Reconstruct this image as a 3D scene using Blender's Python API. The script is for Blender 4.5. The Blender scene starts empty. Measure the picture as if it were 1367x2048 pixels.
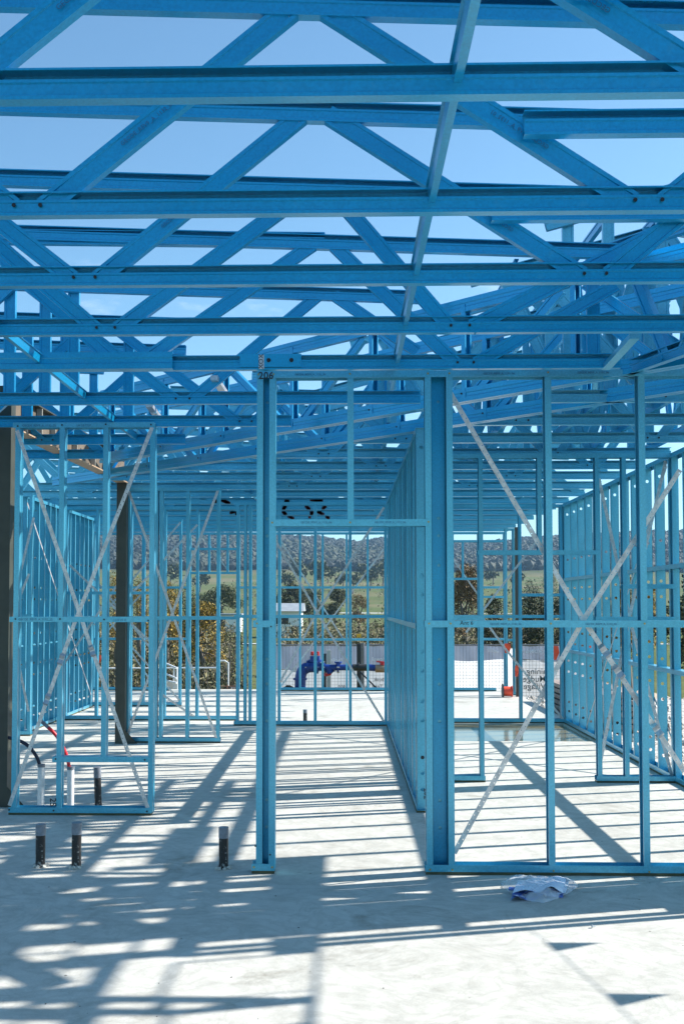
import bpy, math, random
from mathutils import Vector as V, Matrix, noise
random.seed(7)
R = random.uniform
scn = bpy.context.scene
COL = scn.collection
# ------------------------------------------------------------------ camera
HAZE = .00017
F = 2232.0; TH = math.radians(1.4); PH = math.radians(2.5); EYE = 1.6
cr = V((math.cos(TH), math.sin(TH), 0))
ca = V((-math.sin(TH)*math.cos(PH), math.cos(TH)*math.cos(PH), math.sin(PH)))
cu = cr.cross(ca)
CX = 690 - F*math.tan(TH)/math.cos(PH); CY = 1212 - F*math.tan(PH)
cam_d = bpy.data.cameras.new('camera'); cam = bpy.data.objects.new('camera', cam_d); COL.objects.link(cam)
scn.camera = cam
cam.matrix_world = Matrix(((cr.x, cu.x, -ca.x, 0), (cr.y, cu.y, -ca.y, 0), (cr.z, cu.z, -ca.z, EYE), (0, 0, 0, 1)))
cam_d.sensor_fit = 'VERTICAL'; cam_d.sensor_height = 36; cam_d.sensor_width = 24
cam_d.lens = F/2048*36
cam_d.shift_x = (683.5-CX)/2048; cam_d.shift_y = (CY-1024)/2048
cam_d.clip_start = 0.05; cam_d.clip_end = 20000
scn.render.resolution_x = 683; scn.render.resolution_y = 1024

def ray(px, py): return cr*((px-CX)/F) + cu*(-(py-CY)/F) + ca
def at(px, py, Y):
    d = ray(px, py); k = Y/d.y
    return V((0, 0, EYE)) + d*k
def gnd(px, py, z=0.0):
    d = ray(px, py); k = (z-EYE)/d.z
    return V((0, 0, EYE)) + d*k
def XX(px, Y): return at(px, 1212, Y).x
def YZ(py, z, px=690):
    d = ray(px, py); return (z-EYE)*d.y/d.z
def ZZ(py, Y, px=690): return at(px, py, Y).z

# ------------------------------------------------------------------ materials
def mk(name):
    m = bpy.data.materials.new(name); m.use_nodes = True
    nt = m.node_tree; b = nt.nodes['Principled BSDF']
    return m, nt, b
def N(nt, t, **k):
    n = nt.nodes.new(t)
    for a, v in k.items(): setattr(n, a, v)
    return n
def ramp(nt, stops, interp='LINEAR'):
    n = nt.nodes.new('ShaderNodeValToRGB'); cr_ = n.color_ramp; cr_.interpolation = interp
    while len(cr_.elements) < len(stops): cr_.elements.new(0.5)
    for e, (p, c) in zip(cr_.elements, stops):
        e.position = p; e.color = (*c, 1) if len(c) == 3 else c
    return n
def simple(name, c1, c2, scale=5, rough=.6, metal=0, bump=0, detail=4, stretch=None, rvar=0, coord='Object', spec=.5):
    m, nt, b = mk(name)
    tc = N(nt, 'ShaderNodeTexCoord'); mp = N(nt, 'ShaderNodeMapping')
    nt.links.new(tc.outputs[coord], mp.inputs[0])
    if stretch: mp.inputs['Scale'].default_value = stretch
    nz = N(nt, 'ShaderNodeTexNoise'); nz.inputs['Scale'].default_value = scale; nz.inputs['Detail'].default_value = detail
    nz.inputs['Roughness'].default_value = .6
    nt.links.new(mp.outputs[0], nz.inputs[0])
    r = ramp(nt, [(.3, c1), (.7, c2)]); nt.links.new(nz.outputs[0], r.inputs[0]); nt.links.new(r.outputs[0], b.inputs['Base Color'])
    b.inputs['Roughness'].default_value = rough; b.inputs['Metallic'].default_value = metal
    b.inputs['Specular IOR Level'].default_value = spec
    if rvar:
        mr = N(nt, 'ShaderNodeMapRange'); mr.inputs['To Min'].default_value = rough-rvar; mr.inputs['To Max'].default_value = rough+rvar
        nt.links.new(nz.outputs[0], mr.inputs[0]); nt.links.new(mr.outputs[0], b.inputs['Roughness'])
    if bump:
        bp = N(nt, 'ShaderNodeBump'); bp.inputs['Strength'].default_value = bump; bp.inputs['Distance'].default_value = .01
        nt.links.new(nz.outputs[0], bp.inputs['Height']); nt.links.new(bp.outputs[0], b.inputs['Normal'])
    return m

def steel(name, ca_, cb_):
    m, nt, b = mk(name)
    tc = N(nt, 'ShaderNodeTexCoord')
    n1 = N(nt, 'ShaderNodeTexNoise'); n1.inputs['Scale'].default_value = 1.3; n1.inputs['Detail'].default_value = 3
    n2 = N(nt, 'ShaderNodeTexNoise'); n2.inputs['Scale'].default_value = 90; n2.inputs['Detail'].default_value = 3
    n3 = N(nt, 'ShaderNodeTexNoise'); n3.inputs['Scale'].default_value = 14; n3.inputs['Detail'].default_value = 6; n3.inputs['Roughness'].default_value = .7
    for n in (n1, n2, n3): nt.links.new(tc.outputs['Object'], n.inputs[0])
    r1 = ramp(nt, [(.3, ca_), (.7, cb_)]); nt.links.new(n1.outputs[0], r1.inputs[0])
    r2 = ramp(nt, [(.3, (.80, .80, .80)), (.7, (1, 1, 1))]); nt.links.new(n2.outputs[0], r2.inputs[0])
    mx = N(nt, 'ShaderNodeMixRGB', blend_type='MULTIPLY'); mx.inputs[0].default_value = 1
    nt.links.new(r1.outputs[0], mx.inputs[1]); nt.links.new(r2.outputs[0], mx.inputs[2])
    # scuffs and dust
    r3 = ramp(nt, [(.60, (0, 0, 0)), (.74, (.45, .45, .45))]); nt.links.new(n3.outputs[0], r3.inputs[0])
    mx2 = N(nt, 'ShaderNodeMixRGB'); nt.links.new(r3.outputs[0], mx2.inputs[0]); nt.links.new(mx.outputs[0], mx2.inputs[1]); mx2.inputs[2].default_value = (.05, .33, .50, 1)
    nt.links.new(mx2.outputs[0], b.inputs['Base Color'])
    b.inputs['Metallic'].default_value = .5; b.inputs['Coat Weight'].default_value = .5; b.inputs['Coat IOR'].default_value = 1.5; b.inputs['Coat Roughness'].default_value = .2
    mr = N(nt, 'ShaderNodeMapRange'); mr.inputs['To Min'].default_value = .24; mr.inputs['To Max'].default_value = .42
    nt.links.new(n3.outputs[0], mr.inputs[0]); nt.links.new(mr.outputs[0], b.inputs['Roughness'])
    bp = N(nt, 'ShaderNodeBump'); bp.inputs['Strength'].default_value = .12; bp.inputs['Distance'].default_value = .002
    nt.links.new(n3.outputs[0], bp.inputs['Height']); nt.links.new(bp.outputs[0], b.inputs['Normal'])
    return m
TSTEEL = steel('deep blue steel', (.001, .285, .54), (.006, .36, .65))
STEEL = steel('pale blue steel', (.075, .42, .60), (.125, .50, .69))
GALV = simple('galvanised steel', (.42, .44, .46), (.62, .64, .66), 60, .38, .7, .05, rvar=.1)
def strapmat():
    m, nt, b = mk('perforated galvanised strap')
    b.inputs['Metallic'].default_value = .6; b.inputs['Roughness'].default_value = .42
    tc = N(nt, 'ShaderNodeTexCoord')
    nz = N(nt, 'ShaderNodeTexNoise'); nz.inputs['Scale'].default_value = 25; nt.links.new(tc.outputs['Object'], nz.inputs[0])
    r = ramp(nt, [(.3, (.45, .46, .47)), (.7, (.68, .68, .68))]); nt.links.new(nz.outputs[0], r.inputs[0]); nt.links.new(r.outputs[0], b.inputs['Base Color'])
    sp = N(nt, 'ShaderNodeSeparateXYZ'); nt.links.new(tc.outputs['UV'], sp.inputs[0])
    def dots(off, vc):
        a = N(nt, 'ShaderNodeMath', operation='ADD'); a.inputs[1].default_value = off; nt.links.new(sp.outputs[0], a.inputs[0])
        p = N(nt, 'ShaderNodeMath', operation='PINGPONG'); p.inputs[1].default_value = .0325; nt.links.new(a.outputs[0], p.inputs[0])
        s = N(nt, 'ShaderNodeMath', operation='SUBTRACT'); s.inputs[1].default_value = vc; nt.links.new(sp.outputs[1], s.inputs[0])
        c = N(nt, 'ShaderNodeCombineXYZ'); nt.links.new(p.outputs[0], c.inputs[0]); nt.links.new(s.outputs[0], c.inputs[1])
        l = N(nt, 'ShaderNodeVectorMath', operation='LENGTH'); nt.links.new(c.outputs[0], l.inputs[0])
        g = N(nt, 'ShaderNodeMath', operation='LESS_THAN'); g.inputs[1].default_value = .0034; nt.links.new(l.outputs['Value'], g.inputs[0])
        return g
    g1 = dots(0, .009); g2 = dots(.0325, .021)
    mx = N(nt, 'ShaderNodeMath', operation='MAXIMUM'); nt.links.new(g1.outputs[0], mx.inputs[0]); nt.links.new(g2.outputs[0], mx.inputs[1])
    tr = N(nt, 'ShaderNodeBsdfTransparent'); ms = N(nt, 'ShaderNodeMixShader')
    nt.links.new(mx.outputs[0], ms.inputs[0]); nt.links.new(b.outputs[0], ms.inputs[1]); nt.links.new(tr.outputs[0], ms.inputs[2])
    nt.links.new(ms.outputs[0], nt.nodes['Material Output'].inputs[0])
    return m
STRAP = strapmat()
def flat(name, c, rough=.5, metal=0): return simple(name, tuple(x*.85 for x in c), c, 12, rough, metal)
COLUMN = simple('dark olive primer', (.030, .036, .028), (.05, .055, .042), 6, .5, 0, .05)
BEAMUNDER = simple('tan primed steel', (.30, .20, .12), (.40, .28, .18), 6, .55, 0)
BOLT = flat('dark bolt', (.03, .035, .04), .4, .6)
ZINC = flat('yellow zinc screw', (.42, .36, .14), .4, .7)
OLIVE = simple('dark olive strip', (.03, .034, .014), (.08, .08, .03), 9, .6)
INK = flat('black marker ink', (.015, .02, .03), .6)
PRINT = flat('printed grey ink', (.02, .12, .25), .6)
BLACKP = simple('black sleeve with plaster smears', (.012, .012, .014), (.03, .03, .032), 9, .5)
def sleeve():
    m, nt, b = mk('black pipe spattered with concrete')
    tc = N(nt, 'ShaderNodeTexCoord'); nz = N(nt, 'ShaderNodeTexNoise'); nz.inputs['Scale'].default_value = 55; nz.inputs['Detail'].default_value = 6
    nt.links.new(tc.outputs['Object'], nz.inputs[0]); sp = N(nt, 'ShaderNodeSeparateXYZ'); nt.links.new(tc.outputs['Object'], sp.inputs[0])
    mr = N(nt, 'ShaderNodeMapRange'); mr.inputs['From Min'].default_value = 0; mr.inputs['From Max'].default_value = .16
    mr.inputs['To Min'].default_value = .16; mr.inputs['To Max'].default_value = 0
    nt.links.new(sp.outputs[2], mr.inputs[0])
    ad = N(nt, 'ShaderNodeMath', operation='ADD'); nt.links.new(mr.outputs[0], ad.inputs[0]); nt.links.new(nz.outputs[0], ad.inputs[1])
    r = ramp(nt, [(.66, (.012, .011, .012)), (.72, (.25, .25, .24))]); nt.links.new(ad.outputs[0], r.inputs[0]); nt.links.new(r.outputs[0], b.inputs['Base Color'])
    b.inputs['Roughness'].default_value = .45
    return m
SLEEVE = sleeve()
TAPE = simple('grey duct tape', (.13, .145, .17), (.22, .24, .28), 30, .45)
WHITEP = simple('white pipe', (.6, .61, .62), (.78, .78, .78), 25, .4)
REDT = flat('red tube', (.75, .02, .03), .3); BLUET = flat('dark blue tube', (.01, .012, .035), .35)

def concrete():
    m, nt, b = mk('trowelled concrete')
    tc = N(nt, 'ShaderNodeTexCoord')
    def nz(s, d=6, r=.6, dist=0):
        n = N(nt, 'ShaderNodeTexNoise'); n.inputs['Scale'].default_value = s; n.inputs['Detail'].default_value = d
        n.inputs['Roughness'].default_value = r; n.inputs['Distortion'].default_value = dist
        nt.links.new(tc.outputs['Object'], n.inputs[0]); return n
    a = nz(.8, 8, .65, .4); c = nz(7, 8, .7); fine = nz(120, 3); st = nz(1.4, 10, .72, .8)
    r1 = ramp(nt, [(.3, (.49, .47, .42)), (.7, (.60, .58, .525))]); nt.links.new(a.outputs[0], r1.inputs[0])
    r2 = ramp(nt, [(.3, (.78, .78, .77)), (.62, (1, 1, 1))]); nt.links.new(c.outputs[0], r2.inputs[0])
    m1 = N(nt, 'ShaderNodeMixRGB', blend_type='MULTIPLY'); m1.inputs[0].default_value = 1
    nt.links.new(r1.outputs[0], m1.inputs[1]); nt.links.new(r2.outputs[0], m1.inputs[2])
    r3 = ramp(nt, [(.35, (.90, .90, .90)), (.6, (1, 1, 1))]); nt.links.new(fine.outputs[0], r3.inputs[0])
    m2 = N(nt, 'ShaderNodeMixRGB', blend_type='MULTIPLY'); m2.inputs[0].default_value = 1
    nt.links.new(m1.outputs[0], m2.inputs[1]); nt.links.new(r3.outputs[0], m2.inputs[2])
    r4 = ramp(nt, [(.56, (1, 1, 1)), (.74, (.50, .48, .43))]); nt.links.new(st.outputs[0], r4.inputs[0])
    m3 = N(nt, 'ShaderNodeMixRGB', blend_type='MULTIPLY'); m3.inputs[0].default_value = 1
    nt.links.new(m2.outputs[0], m3.inputs[1]); nt.links.new(r4.outputs[0], m3.inputs[2])
    sw = nz(2.2, 4, .55, 3.5); r6 = ramp(nt, [(.42, (1, 1, 1)), (.5, (.88, .88, .87)), (.58, (1, 1, 1))]); nt.links.new(sw.outputs[0], r6.inputs[0])
    m5 = N(nt, 'ShaderNodeMixRGB', blend_type='MULTIPLY'); m5.inputs[0].default_value = 1
    nt.links.new(m3.outputs[0], m5.inputs[1]); nt.links.new(r6.outputs[0], m5.inputs[2]); m3 = m5
    vo = N(nt, 'ShaderNodeTexVoronoi'); vo.inputs['Scale'].default_value = 4.2; nt.links.new(tc.outputs['Object'], vo.inputs[0])
    r5 = ramp(nt, [(.020, (.25, .23, .2)), (.036, (1, 1, 1))]); nt.links.new(vo.outputs['Distance'], r5.inputs[0])
    m4 = N(nt, 'ShaderNodeMixRGB', blend_type='MULTIPLY'); m4.inputs[0].default_value = 1
    nt.links.new(m3.outputs[0], m4.inputs[1]); nt.links.new(r5.outputs[0], m4.inputs[2])
    nt.links.new(m4.outputs[0], b.inputs['Base Color'])
    b.inputs['Specular IOR Level'].default_value = .35
    mr = N(nt, 'ShaderNodeMapRange'); mr.inputs['To Min'].default_value = .5; mr.inputs['To Max'].default_value = .85
    nt.links.new(c.outputs[0], mr.inputs[0]); nt.links.new(mr.outputs[0], b.inputs['Roughness'])
    bp = N(nt, 'ShaderNodeBump'); bp.inputs['Strength'].default_value = .25; bp.inputs['Distance'].default_value = .004
    nt.links.new(c.outputs[0], bp.inputs['Height']); nt.links.new(bp.outputs[0], b.inputs['Normal'])
    return m
CONC = concrete()
CONCDARK = simple('damp concrete edge', (.10, .095, .07), (.22, .21, .16), 8, .7, bump=.3)
WATER, _nt, _b = mk('muddy puddle water'); _b.inputs['Base Color'].default_value = (.19, .17, .10, 1); _b.inputs['Roughness'].default_value = .10; _b.inputs['Specular IOR Level'].default_value = .3

# ------------------------------------------------------------------ mesh builder
def strip(path, t):
    """closed outline of a thin sheet that follows an open path"""
    L, Rr = [], []
    n = len(path)
    for i, p in enumerate(path):
        a = V(path[i-1]) if i else None; b = V(path[i+1]) if i < n-1 else None
        p = V(p)
        ds = []
        if a is not None: ds.append((p-a).normalized())
        if b is not None: ds.append((b-p).normalized())
        ns = [V((-d.y, d.x)) for d in ds]
        m = (ns[0]+ns[-1]); m.normalize()
        k = t/2/max(.35, m.dot(ns[0]))
        L.append(p+m*k); Rr.append(p-m*k)
    return [tuple(q) for q in L+Rr[::-1]]
class MB:
    def __init__(s): s.v = []; s.f = []
    def quad(s, *p):
        i = len(s.v); s.v += [tuple(q) for q in p]; s.f.append(tuple(range(i, i+len(p)))); return s
    def prism(s, p0, p1, side, prof, cap=True):
        p0 = V(p0); p1 = V(p1); w = (p1-p0).normalized(); side = V(side)
        u = (side - w*side.dot(w)).normalized(); v = w.cross(u)
        i = len(s.v); n = len(prof)
        for p in (p0, p1): s.v += [tuple(p+u*a+v*b) for a, b in prof]
        for k in range(n): s.f.append((i+k, i+(k+1) % n, i+n+(k+1) % n, i+n+k))
        if cap:
            h = n//2
            for o, rev in ((0, True), (n, False)):
                for k in range(h-1):
                    q = (i+o+k, i+o+k+1, i+o+n-2-k, i+o+n-1-k)
                    s.f.append(q[::-1] if rev else q)
        return s
    def beam(s, p0, p1, side, a, b):   # a across side, b the other
        return s.prism(p0, p1, side, [(-a/2, -b/2), (a/2, -b/2), (a/2, b/2), (-a/2, b/2)])
    def box(s, x0, x1, y0, y1, z0, z1):
        return s.beam((x0, (y0+y1)/2, (z0+z1)/2), (x1, (y0+y1)/2, (z0+z1)/2), (0, 1, 0), y1-y0, z1-z0)
    def cyl(s, p0, p1, r, n=12, r1=None):
        p0 = V(p0); p1 = V(p1); w = (p1-p0).normalized(); r1 = r if r1 is None else r1
        u = w.orthogonal().normalized(); v = w.cross(u); i = len(s.v)
        for p, rr in ((p0, r), (p1, r1)):
            s.v += [tuple(p+u*math.cos(2*math.pi*k/n)*rr+v*math.sin(2*math.pi*k/n)*rr) for k in range(n)]
        for k in range(n): s.f.append((i+k, i+(k+1) % n, i+n+(k+1) % n, i+n+k))
        s.f.append(tuple(range(i+n-1, i-1, -1))); s.f.append(tuple(range(i+n, i+2*n)))
        return s
    def tube(s, pts, r, n=10):
        pts = [V(p) for p in pts]; i0 = len(s.v); prev = None
        rs = r if isinstance(r, (list, tuple)) else [r]*len(pts)
        for k, p in enumerate(pts):
            w = (pts[min(k+1, len(pts)-1)]-pts[max(k-1, 0)]).normalized()
            u = w.orthogonal().normalized() if prev is None else (prev-w*prev.dot(w)).normalized()
            prev = u; v = w.cross(u)
            s.v += [tuple(p+(u*math.cos(2*math.pi*j/n)+v*math.sin(2*math.pi*j/n))*rs[k]) for j in range(n)]
        for k in range(len(pts)-1):
            for j in range(n):
                a = i0+k*n; s.f.append((a+j, a+(j+1) % n, a+n+(j+1) % n, a+n+j))
        s.f.append(tuple(range(i0+n-1, i0-1, -1))); e = i0+(len(pts)-1)*n; s.f.append(tuple(range(e, e+n)))
        return s
    def build(s, name, mat, parent=None, smooth=False, origin=None):
        me = bpy.data.meshes.new(name)
        o = V(origin) if origin is not None else (parent_base(parent) if parent else V((0, 0, 0)))
        me.from_pydata([(x-o.x, y-o.y, z-o.z) for x, y, z in s.v], [], s.f)
        me.materials.append(mat)
        if smooth: me.polygons.foreach_set('use_smooth', [True]*len(me.polygons))
        ob = bpy.data.objects.new(name, me); COL.objects.link(ob)
        if parent: ob.parent = parent
        else: ob.location = o
        return ob
def parent_base(p):
    b = V(p.location); q = p.parent
    while q: b += V(q.location); q = q.parent
    return b
def tag(o, label=None, cat=None, group=None, kind=None):
    if label: o['label'] = label
    if cat: o['category'] = cat
    if group: o['group'] = group
    if kind: o['kind'] = kind
    return o
def thing(name, loc, label, cat, group=None):
    o = bpy.data.objects.new(name, None); o.location = loc; o.empty_display_size = .1; COL.objects.link(o)
    return tag(o, label, cat, group)
def text(body, size, origin, xdir, ydir, mat, parent, name='lettering', thick=.0, bold=0, align='CENTER'):
    c = bpy.data.curves.new('t', 'FONT'); c.body = body; c.size = size; c.align_x = align; c.align_y = 'CENTER'; c.offset = bold
    c.extrude = .0006; c.resolution_u = 2
    o = bpy.data.objects.new('t', c); COL.objects.link(o)
    bpy.context.view_layer.update()
    me = bpy.data.meshes.new_from_object(o.evaluated_get(bpy.context.evaluated_depsgraph_get()))
    bpy.data.objects.remove(o); bpy.data.curves.remove(c)
    xd = V(xdir).normalized(); yd = V(ydir); yd = (yd-xd*yd.dot(xd)).normalized(); zd = xd.cross(yd)
    b = parent_base(parent) if parent else V((0, 0, 0)); og = V(origin)-b
    me.transform(Matrix(((xd.x, yd.x, zd.x, og.x), (xd.y, yd.y, zd.y, og.y), (xd.z, yd.z, zd.z, og.z), (0, 0, 0, 1))))
    me.name = name; me.materials.clear(); me.materials.append(mat)
    ob = bpy.data.objects.new(name, me); COL.objects.link(ob)
    if parent: ob.parent = parent
    return ob

# ------------------------------------------------------------------ steel sections
def cpath(W, Fl, L=.010, rib=.0055):
    h = W/2
    return [(Fl, -h+L), (Fl, -h), (0, -h), (0, -h*.66), (rib, -h*.60), (rib, h*.60), (0, h*.66), (0, h), (Fl, h), (Fl, h-L)]
T = .0022
C90 = [(a-.018, b) for a, b in strip(cpath(.088, .036), T)]
C76 = [(a, b) for a, b in strip(cpath(.076, .036), T)]
C60 = [(a, b) for a, b in strip(cpath(.064, .032), T)]
U94 = strip([(.040, -.047), (0, -.047), (0, .047), (.040, .047)], T)
CHORD = strip([(0, .055), (0, .047), (.006, .044), (.006, .012), (0, .009), (0, 0), (.042, 0), (.042, .084), (-.005, .084), (-.005, .079)], .002)

HZ = [(1.84, 1.69), (1.245, 1.095), (.858, .709), (2.85, 2.23), (.30, .174)]
HZ = sorted([z for p in HZ for z in p])
def holed_stud(mb, x, y, z0, z1, d, W=.088, Fl=.036, holes=HZ, r=.016):
    """web across X (seen from Y), flanges along d (+1/-1) in Y"""
    h = W/2; yy = y
    for sx in (-1, 1):
        pth = [(0, sx*(h-.001)), (Fl*d, sx*(h-.001)), (Fl*d, sx*(h-.011))]
        mb.prism((x, yy, z0), (x, yy, z1), (0, 1, 0), strip([(a, -b) for a, b in pth], T))
    for off in (0, T*d):
        yo = yy+off; zc = z0
        for hz in list(holes)+[None]:
            if hz is not None and not (z0+.05 < hz < z1-.05): continue
            ze = z1 if hz is None else hz-.03
            mb.quad((x-h, yo, zc), (x+h, yo, zc), (x+h, yo, ze), (x-h, yo, ze))
            if hz is None: break
            n = 16; ring = []; outer = []
            for k in range(n):
                a = 2*math.pi*k/n; c, s_ = math.cos(a), math.sin(a)
                ring.append((x+c*r, yo, hz+s_*r))
                m = max(abs(c)/h, abs(s_)/.03); outer.append((x+c/m, yo, hz+s_/m))
            for k in range(n):
                mb.quad(ring[k], ring[(k+1) % n], outer[(k+1) % n], outer[k])
            # corners of the cell
            for k in range(n):
                p, q = outer[k], outer[(k+1) % n]
                if abs(p[0]-q[0]) > 1e-6 and abs(p[2]-q[2]) > 1e-6:
                    cxn = x+math.copysign(h, p[0]+q[0]-2*x); czn = hz+math.copysign(.03, p[2]+q[2]-2*hz)
                    mb.quad(p, q, (cxn, yo, czn))
            zc = hz+.03

def strap_obj(p0, p1, nrm, parent, w=.030, mat=None, name='brace_strap'):
    p0 = V(p0); p1 = V(p1); nrm = V(nrm).normalized(); L = (p1-p0).length; d = (p1-p0)/L; s = nrm.cross(d)*(w/2)
    b = parent_base(parent); t = nrm*.0006
    K = max(2, int(L/.35)); vs = []; sg = R(-1, 1)
    for k in range(K+1):
        c = p0+d*(L*k/K)-b + nrm*(.0)
        tw = s + nrm*(.0004*math.sin(k*1.3+sg))
        vs += [c-tw-t, c+tw-t, c+tw+t, c-tw+t]
    fs = []; uv = []
    for k in range(K):
        a = 4*k; l0, l1 = L*k/K, L*(k+1)/K
        for (i, j, v0, v1) in ((0, 1, 0, w), (1, 2, w, w), (2, 3, w, 0), (3, 0, 0, 0)):
            fs.append((a+i, a+j, a+4+j, a+4+i)); uv += [(l0, v0), (l0, v1), (l1, v1), (l1, v0)]
    me = bpy.data.meshes.new(name); me.from_pydata([tuple(q) for q in vs], [], fs)
    u = me.uv_layers.new(name='UVMap')
    for i, q in enumerate(uv): u.data[i].uv = q
    me.materials.append(mat or STRAP)
    o = bpy.data.objects.new(name, me); COL.objects.link(o); o.parent = parent
    return o
def tensioner(p, d, nrm, parent):
    p = V(p); d = V(d).normalized(); n = V(nrm).normalized(); s = n.cross(d)
    mb = MB()
    prof = strip([(-.045, .002), (-.03, .018), (-.004, .002), (.004, .002), (.03, .018), (.045, .002)], .0015)
    mb.prism(p-s*.02, p+s*.02, d, [(a, b) if (s.cross(d)).dot(n) > 0 else (a, -b) for a, b in prof])
    mb.build('strap_tensioner', GALV, parent)

# ------------------------------------------------------------------ wall frames
def wallX(Y, x0, x1, label, studs, z1=3.0, z0=0., nogs=(), straps=(), bottoms=None, tops=None, cat='wall frame', screws=False, group='steel wall frames'):
    """frame parallel to the picture plane; studs: (x, zlo, zhi, openside)"""
    t = thing('wall_frame', ((x0+x1)/2, Y, z0), label, cat, group)
    for s_ in studs:
        if not isinstance(s_, tuple): s_ = (s_,)
        x = s_[0]; lo = s_[1] if len(s_) > 1 and s_[1] is not None else z0+.021; hi = s_[2] if len(s_) > 2 and s_[2] is not None else z1-.003
        sd = s_[3] if len(s_) > 3 else -1
        MB().prism((x, Y, lo), (x, Y, hi), (sd, 0, 0), C90).build('stud', STEEL, t)
    for a, b in (bottoms if bottoms is not None else [(x0, x1)]):
        MB().prism((a, Y, z0+.018), (b, Y, z0+.018), (0, 0, 1), U94).build('bottom_plate', STEEL, t)
        MB().box(a+.002, b-.002, Y-.051, Y+.051, z0+.0005, z0+.0165).build('olive_strip', OLIVE, t)  # thin dark olive strip under the bottom plate
    for a, b in (tops if tops is not None else [(x0, x1)]):
        MB().prism((a, Y, z1), (b, Y, z1), (0, 0, -1), U94).build('top_plate', STEEL, t)
    for a, b, z in nogs:
        MB().prism((a, Y, z+.02), (b, Y, z+.02), (0, 0, -1), strip([(.040, -.0485), (0, -.0485), (0, .0485), (.040, .0485)], T)).build('noggin', STEEL, t)
    for (p, q, side) in straps:
        strap_obj((p[0], Y-side*.0458, p[1]), (q[0], Y-side*.0458, q[1]), (0, -side, 0), t)
    return t
def wallY(X, y0, y1, label, studs, z1=3.0, nogs=(), straps=(), group='steel wall frames', holes=HZ, d=1, bottoms=None):
    t = thing('wall_frame', (X, (y0+y1)/2, 0), label, 'wall frame', group)
    for y in studs:
        mb = MB(); holed_stud(mb, X, y, .021, z1-.003, d, holes=holes); mb.build('stud', STEEL, t)
    for a, b in (bottoms or [(y0, y1)]):
        MB().prism((X, a, .018), (X, b, .018), (0, 0, 1), U94).build('bottom_plate', STEEL, t)
        MB().box(X-.051, X+.051, a+.002, b-.002, .0005, .0165).build('olive_strip', OLIVE, t)  # same dark olive strip below the plate
    MB().prism((X, y0, z1), (X, y1, z1), (0, 0, -1), U94).build('top_plate', STEEL, t)
    for a, b, z in nogs:
        MB().prism((X, a, z+.02), (X, b, z+.02), (0, 0, -1), strip([(.040, -.0485), (0, -.0485), (0, .0485), (.040, .0485)], T)).build('noggin', STEEL, t)
    for (p, q, side) in straps:
        strap_obj((X+side*.0458, p[0], p[1]), (X+side*.0458, q[0], q[1]), (side, 0, 0), t)
    return t
def screw(p, n, parent, r=.006, mat=None, name='screw'):
    p = V(p); n = V(n); MB().cyl(p, p+n*.004, r, 8).build(name, mat or ZINC, parent)
def hole_dark(p, r, parent): pass

# A. front wall ----------------------------------------------------
YA = 6.79; fa = YA-.047
def xa(px): return XX(px, fa)
def za(py): return ZZ(py, fa)
front = wallX(YA, xa(512), xa(1500), 'tall front steel wall frame numbered 206, nearest the camera, with a doorway opening', [
    (xa(519), None, None, -1), (xa(544), None, None, -1),
    (xa(701), za(1040), None, -1),
    (xa(857), None, None, -1), (xa(900), None, None, -1), (xa(1099), None, None, -1), (xa(1287), None, None, -1), (xa(1475), None, None, -1)],
    z1=za(742), nogs=[(xa(506), xa(549), za(1248)), (xa(848), xa(1500), za(1248))],
    bottoms=[(xa(504), xa(550)), (xa(848), xa(1500))],
    straps=[((xa(903), za(778)), (xa(1172), za(1240)), -1), ((xa(1172), za(1240)), (xa(1372), za(1545)), -1),
            ((xa(908), za(1712)), (xa(1172), za(1240)), -1), ((xa(1172), za(1240)), (xa(1372), za(938)), -1)])
MB().prism((xa(538), YA, za(1039)), (xa(862), YA, za(1039)), (0, 0, -1), strip([(.040, -.049), (0, -.049), (0, .049), (.040, .049)], T)).build('lintel', STEEL, front)
for px, z in ((632, za(1045)), (780, za(1045)), (1010, za(1248)), (1200, za(1248)), (620, za(749)), (1000, za(749)), (1190, za(748))):
    text('GECDE_REV9_A_1132_06', .017, (xa(px), fa-.0042, z), (1, 0, 0), (0, 0, 1), PRINT, front)
# recessed back-to-back studs between the posts, web to the camera
for pxa, pxb in ((526, 538), (866, 893)):
    mb = MB(); xc = (xa(pxa)+xa(pxb))/2; w = abs(xa(pxb)-xa(pxa))+.004
    hs = sorted([za(p) for p in (800, 1035, 1070, 1130, 1320, 1370, 1445, 1605, 1660)])
    holed_stud(mb, xc, YA+.034, .006, za(742)-.006, 1, W=max(w, .05), Fl=.010, holes=hs, r=.010); mb.build('stud', TSTEEL, front)  # deeper steel colour stands in for the shade inside the recess
    MB().box(xc-w/2, xc+w/2, YA+.046, YA+.049, .02, za(742)-.02).build('stud_web', STEEL, front)
for px, py in ((516, 748), (546, 748), (700, 748), (857, 748), (900, 748), (1099, 747), (1287, 746), (544, 1045), (700, 1045), (857, 1044),
               (514, 1247), (857, 1247), (900, 1247), (1100, 1247), (1287, 1247), (509, 1735), (545, 1735), (857, 1738), (901, 1738), (1101, 1739), (1290, 1740)):
    screw((xa(px), fa-.0035, za(py)), (0, -1, 0), front)
for px, py in ((542, 1253), (541, 1710), (512, 1693)): screw((xa(px), fa+.001, za(py)), (0, -1, 0), front, .0055, BOLT, 'bolt')
text('206', .062, (xa(531), fa-.003, za(751)), (1, 0, 0), (.15, 0, 1), INK, front, bold=.0008)
d1 = V((xa(1250)-xa(1172), 0, za(1345)-za(1240)))
for px, py in ((1222, 1303), (1246, 1345), (1320, 1462)):
    p = V((xa(px), YA+.045, za(py))); p.x = xa(1172)+(xa(1372)-xa(1172))*(za(1240)-za(py))/(za(1240)-za(1545))
    tensioner(p+V((0, -.004, 0)), d1, (0, -1, 0), front)

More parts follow.
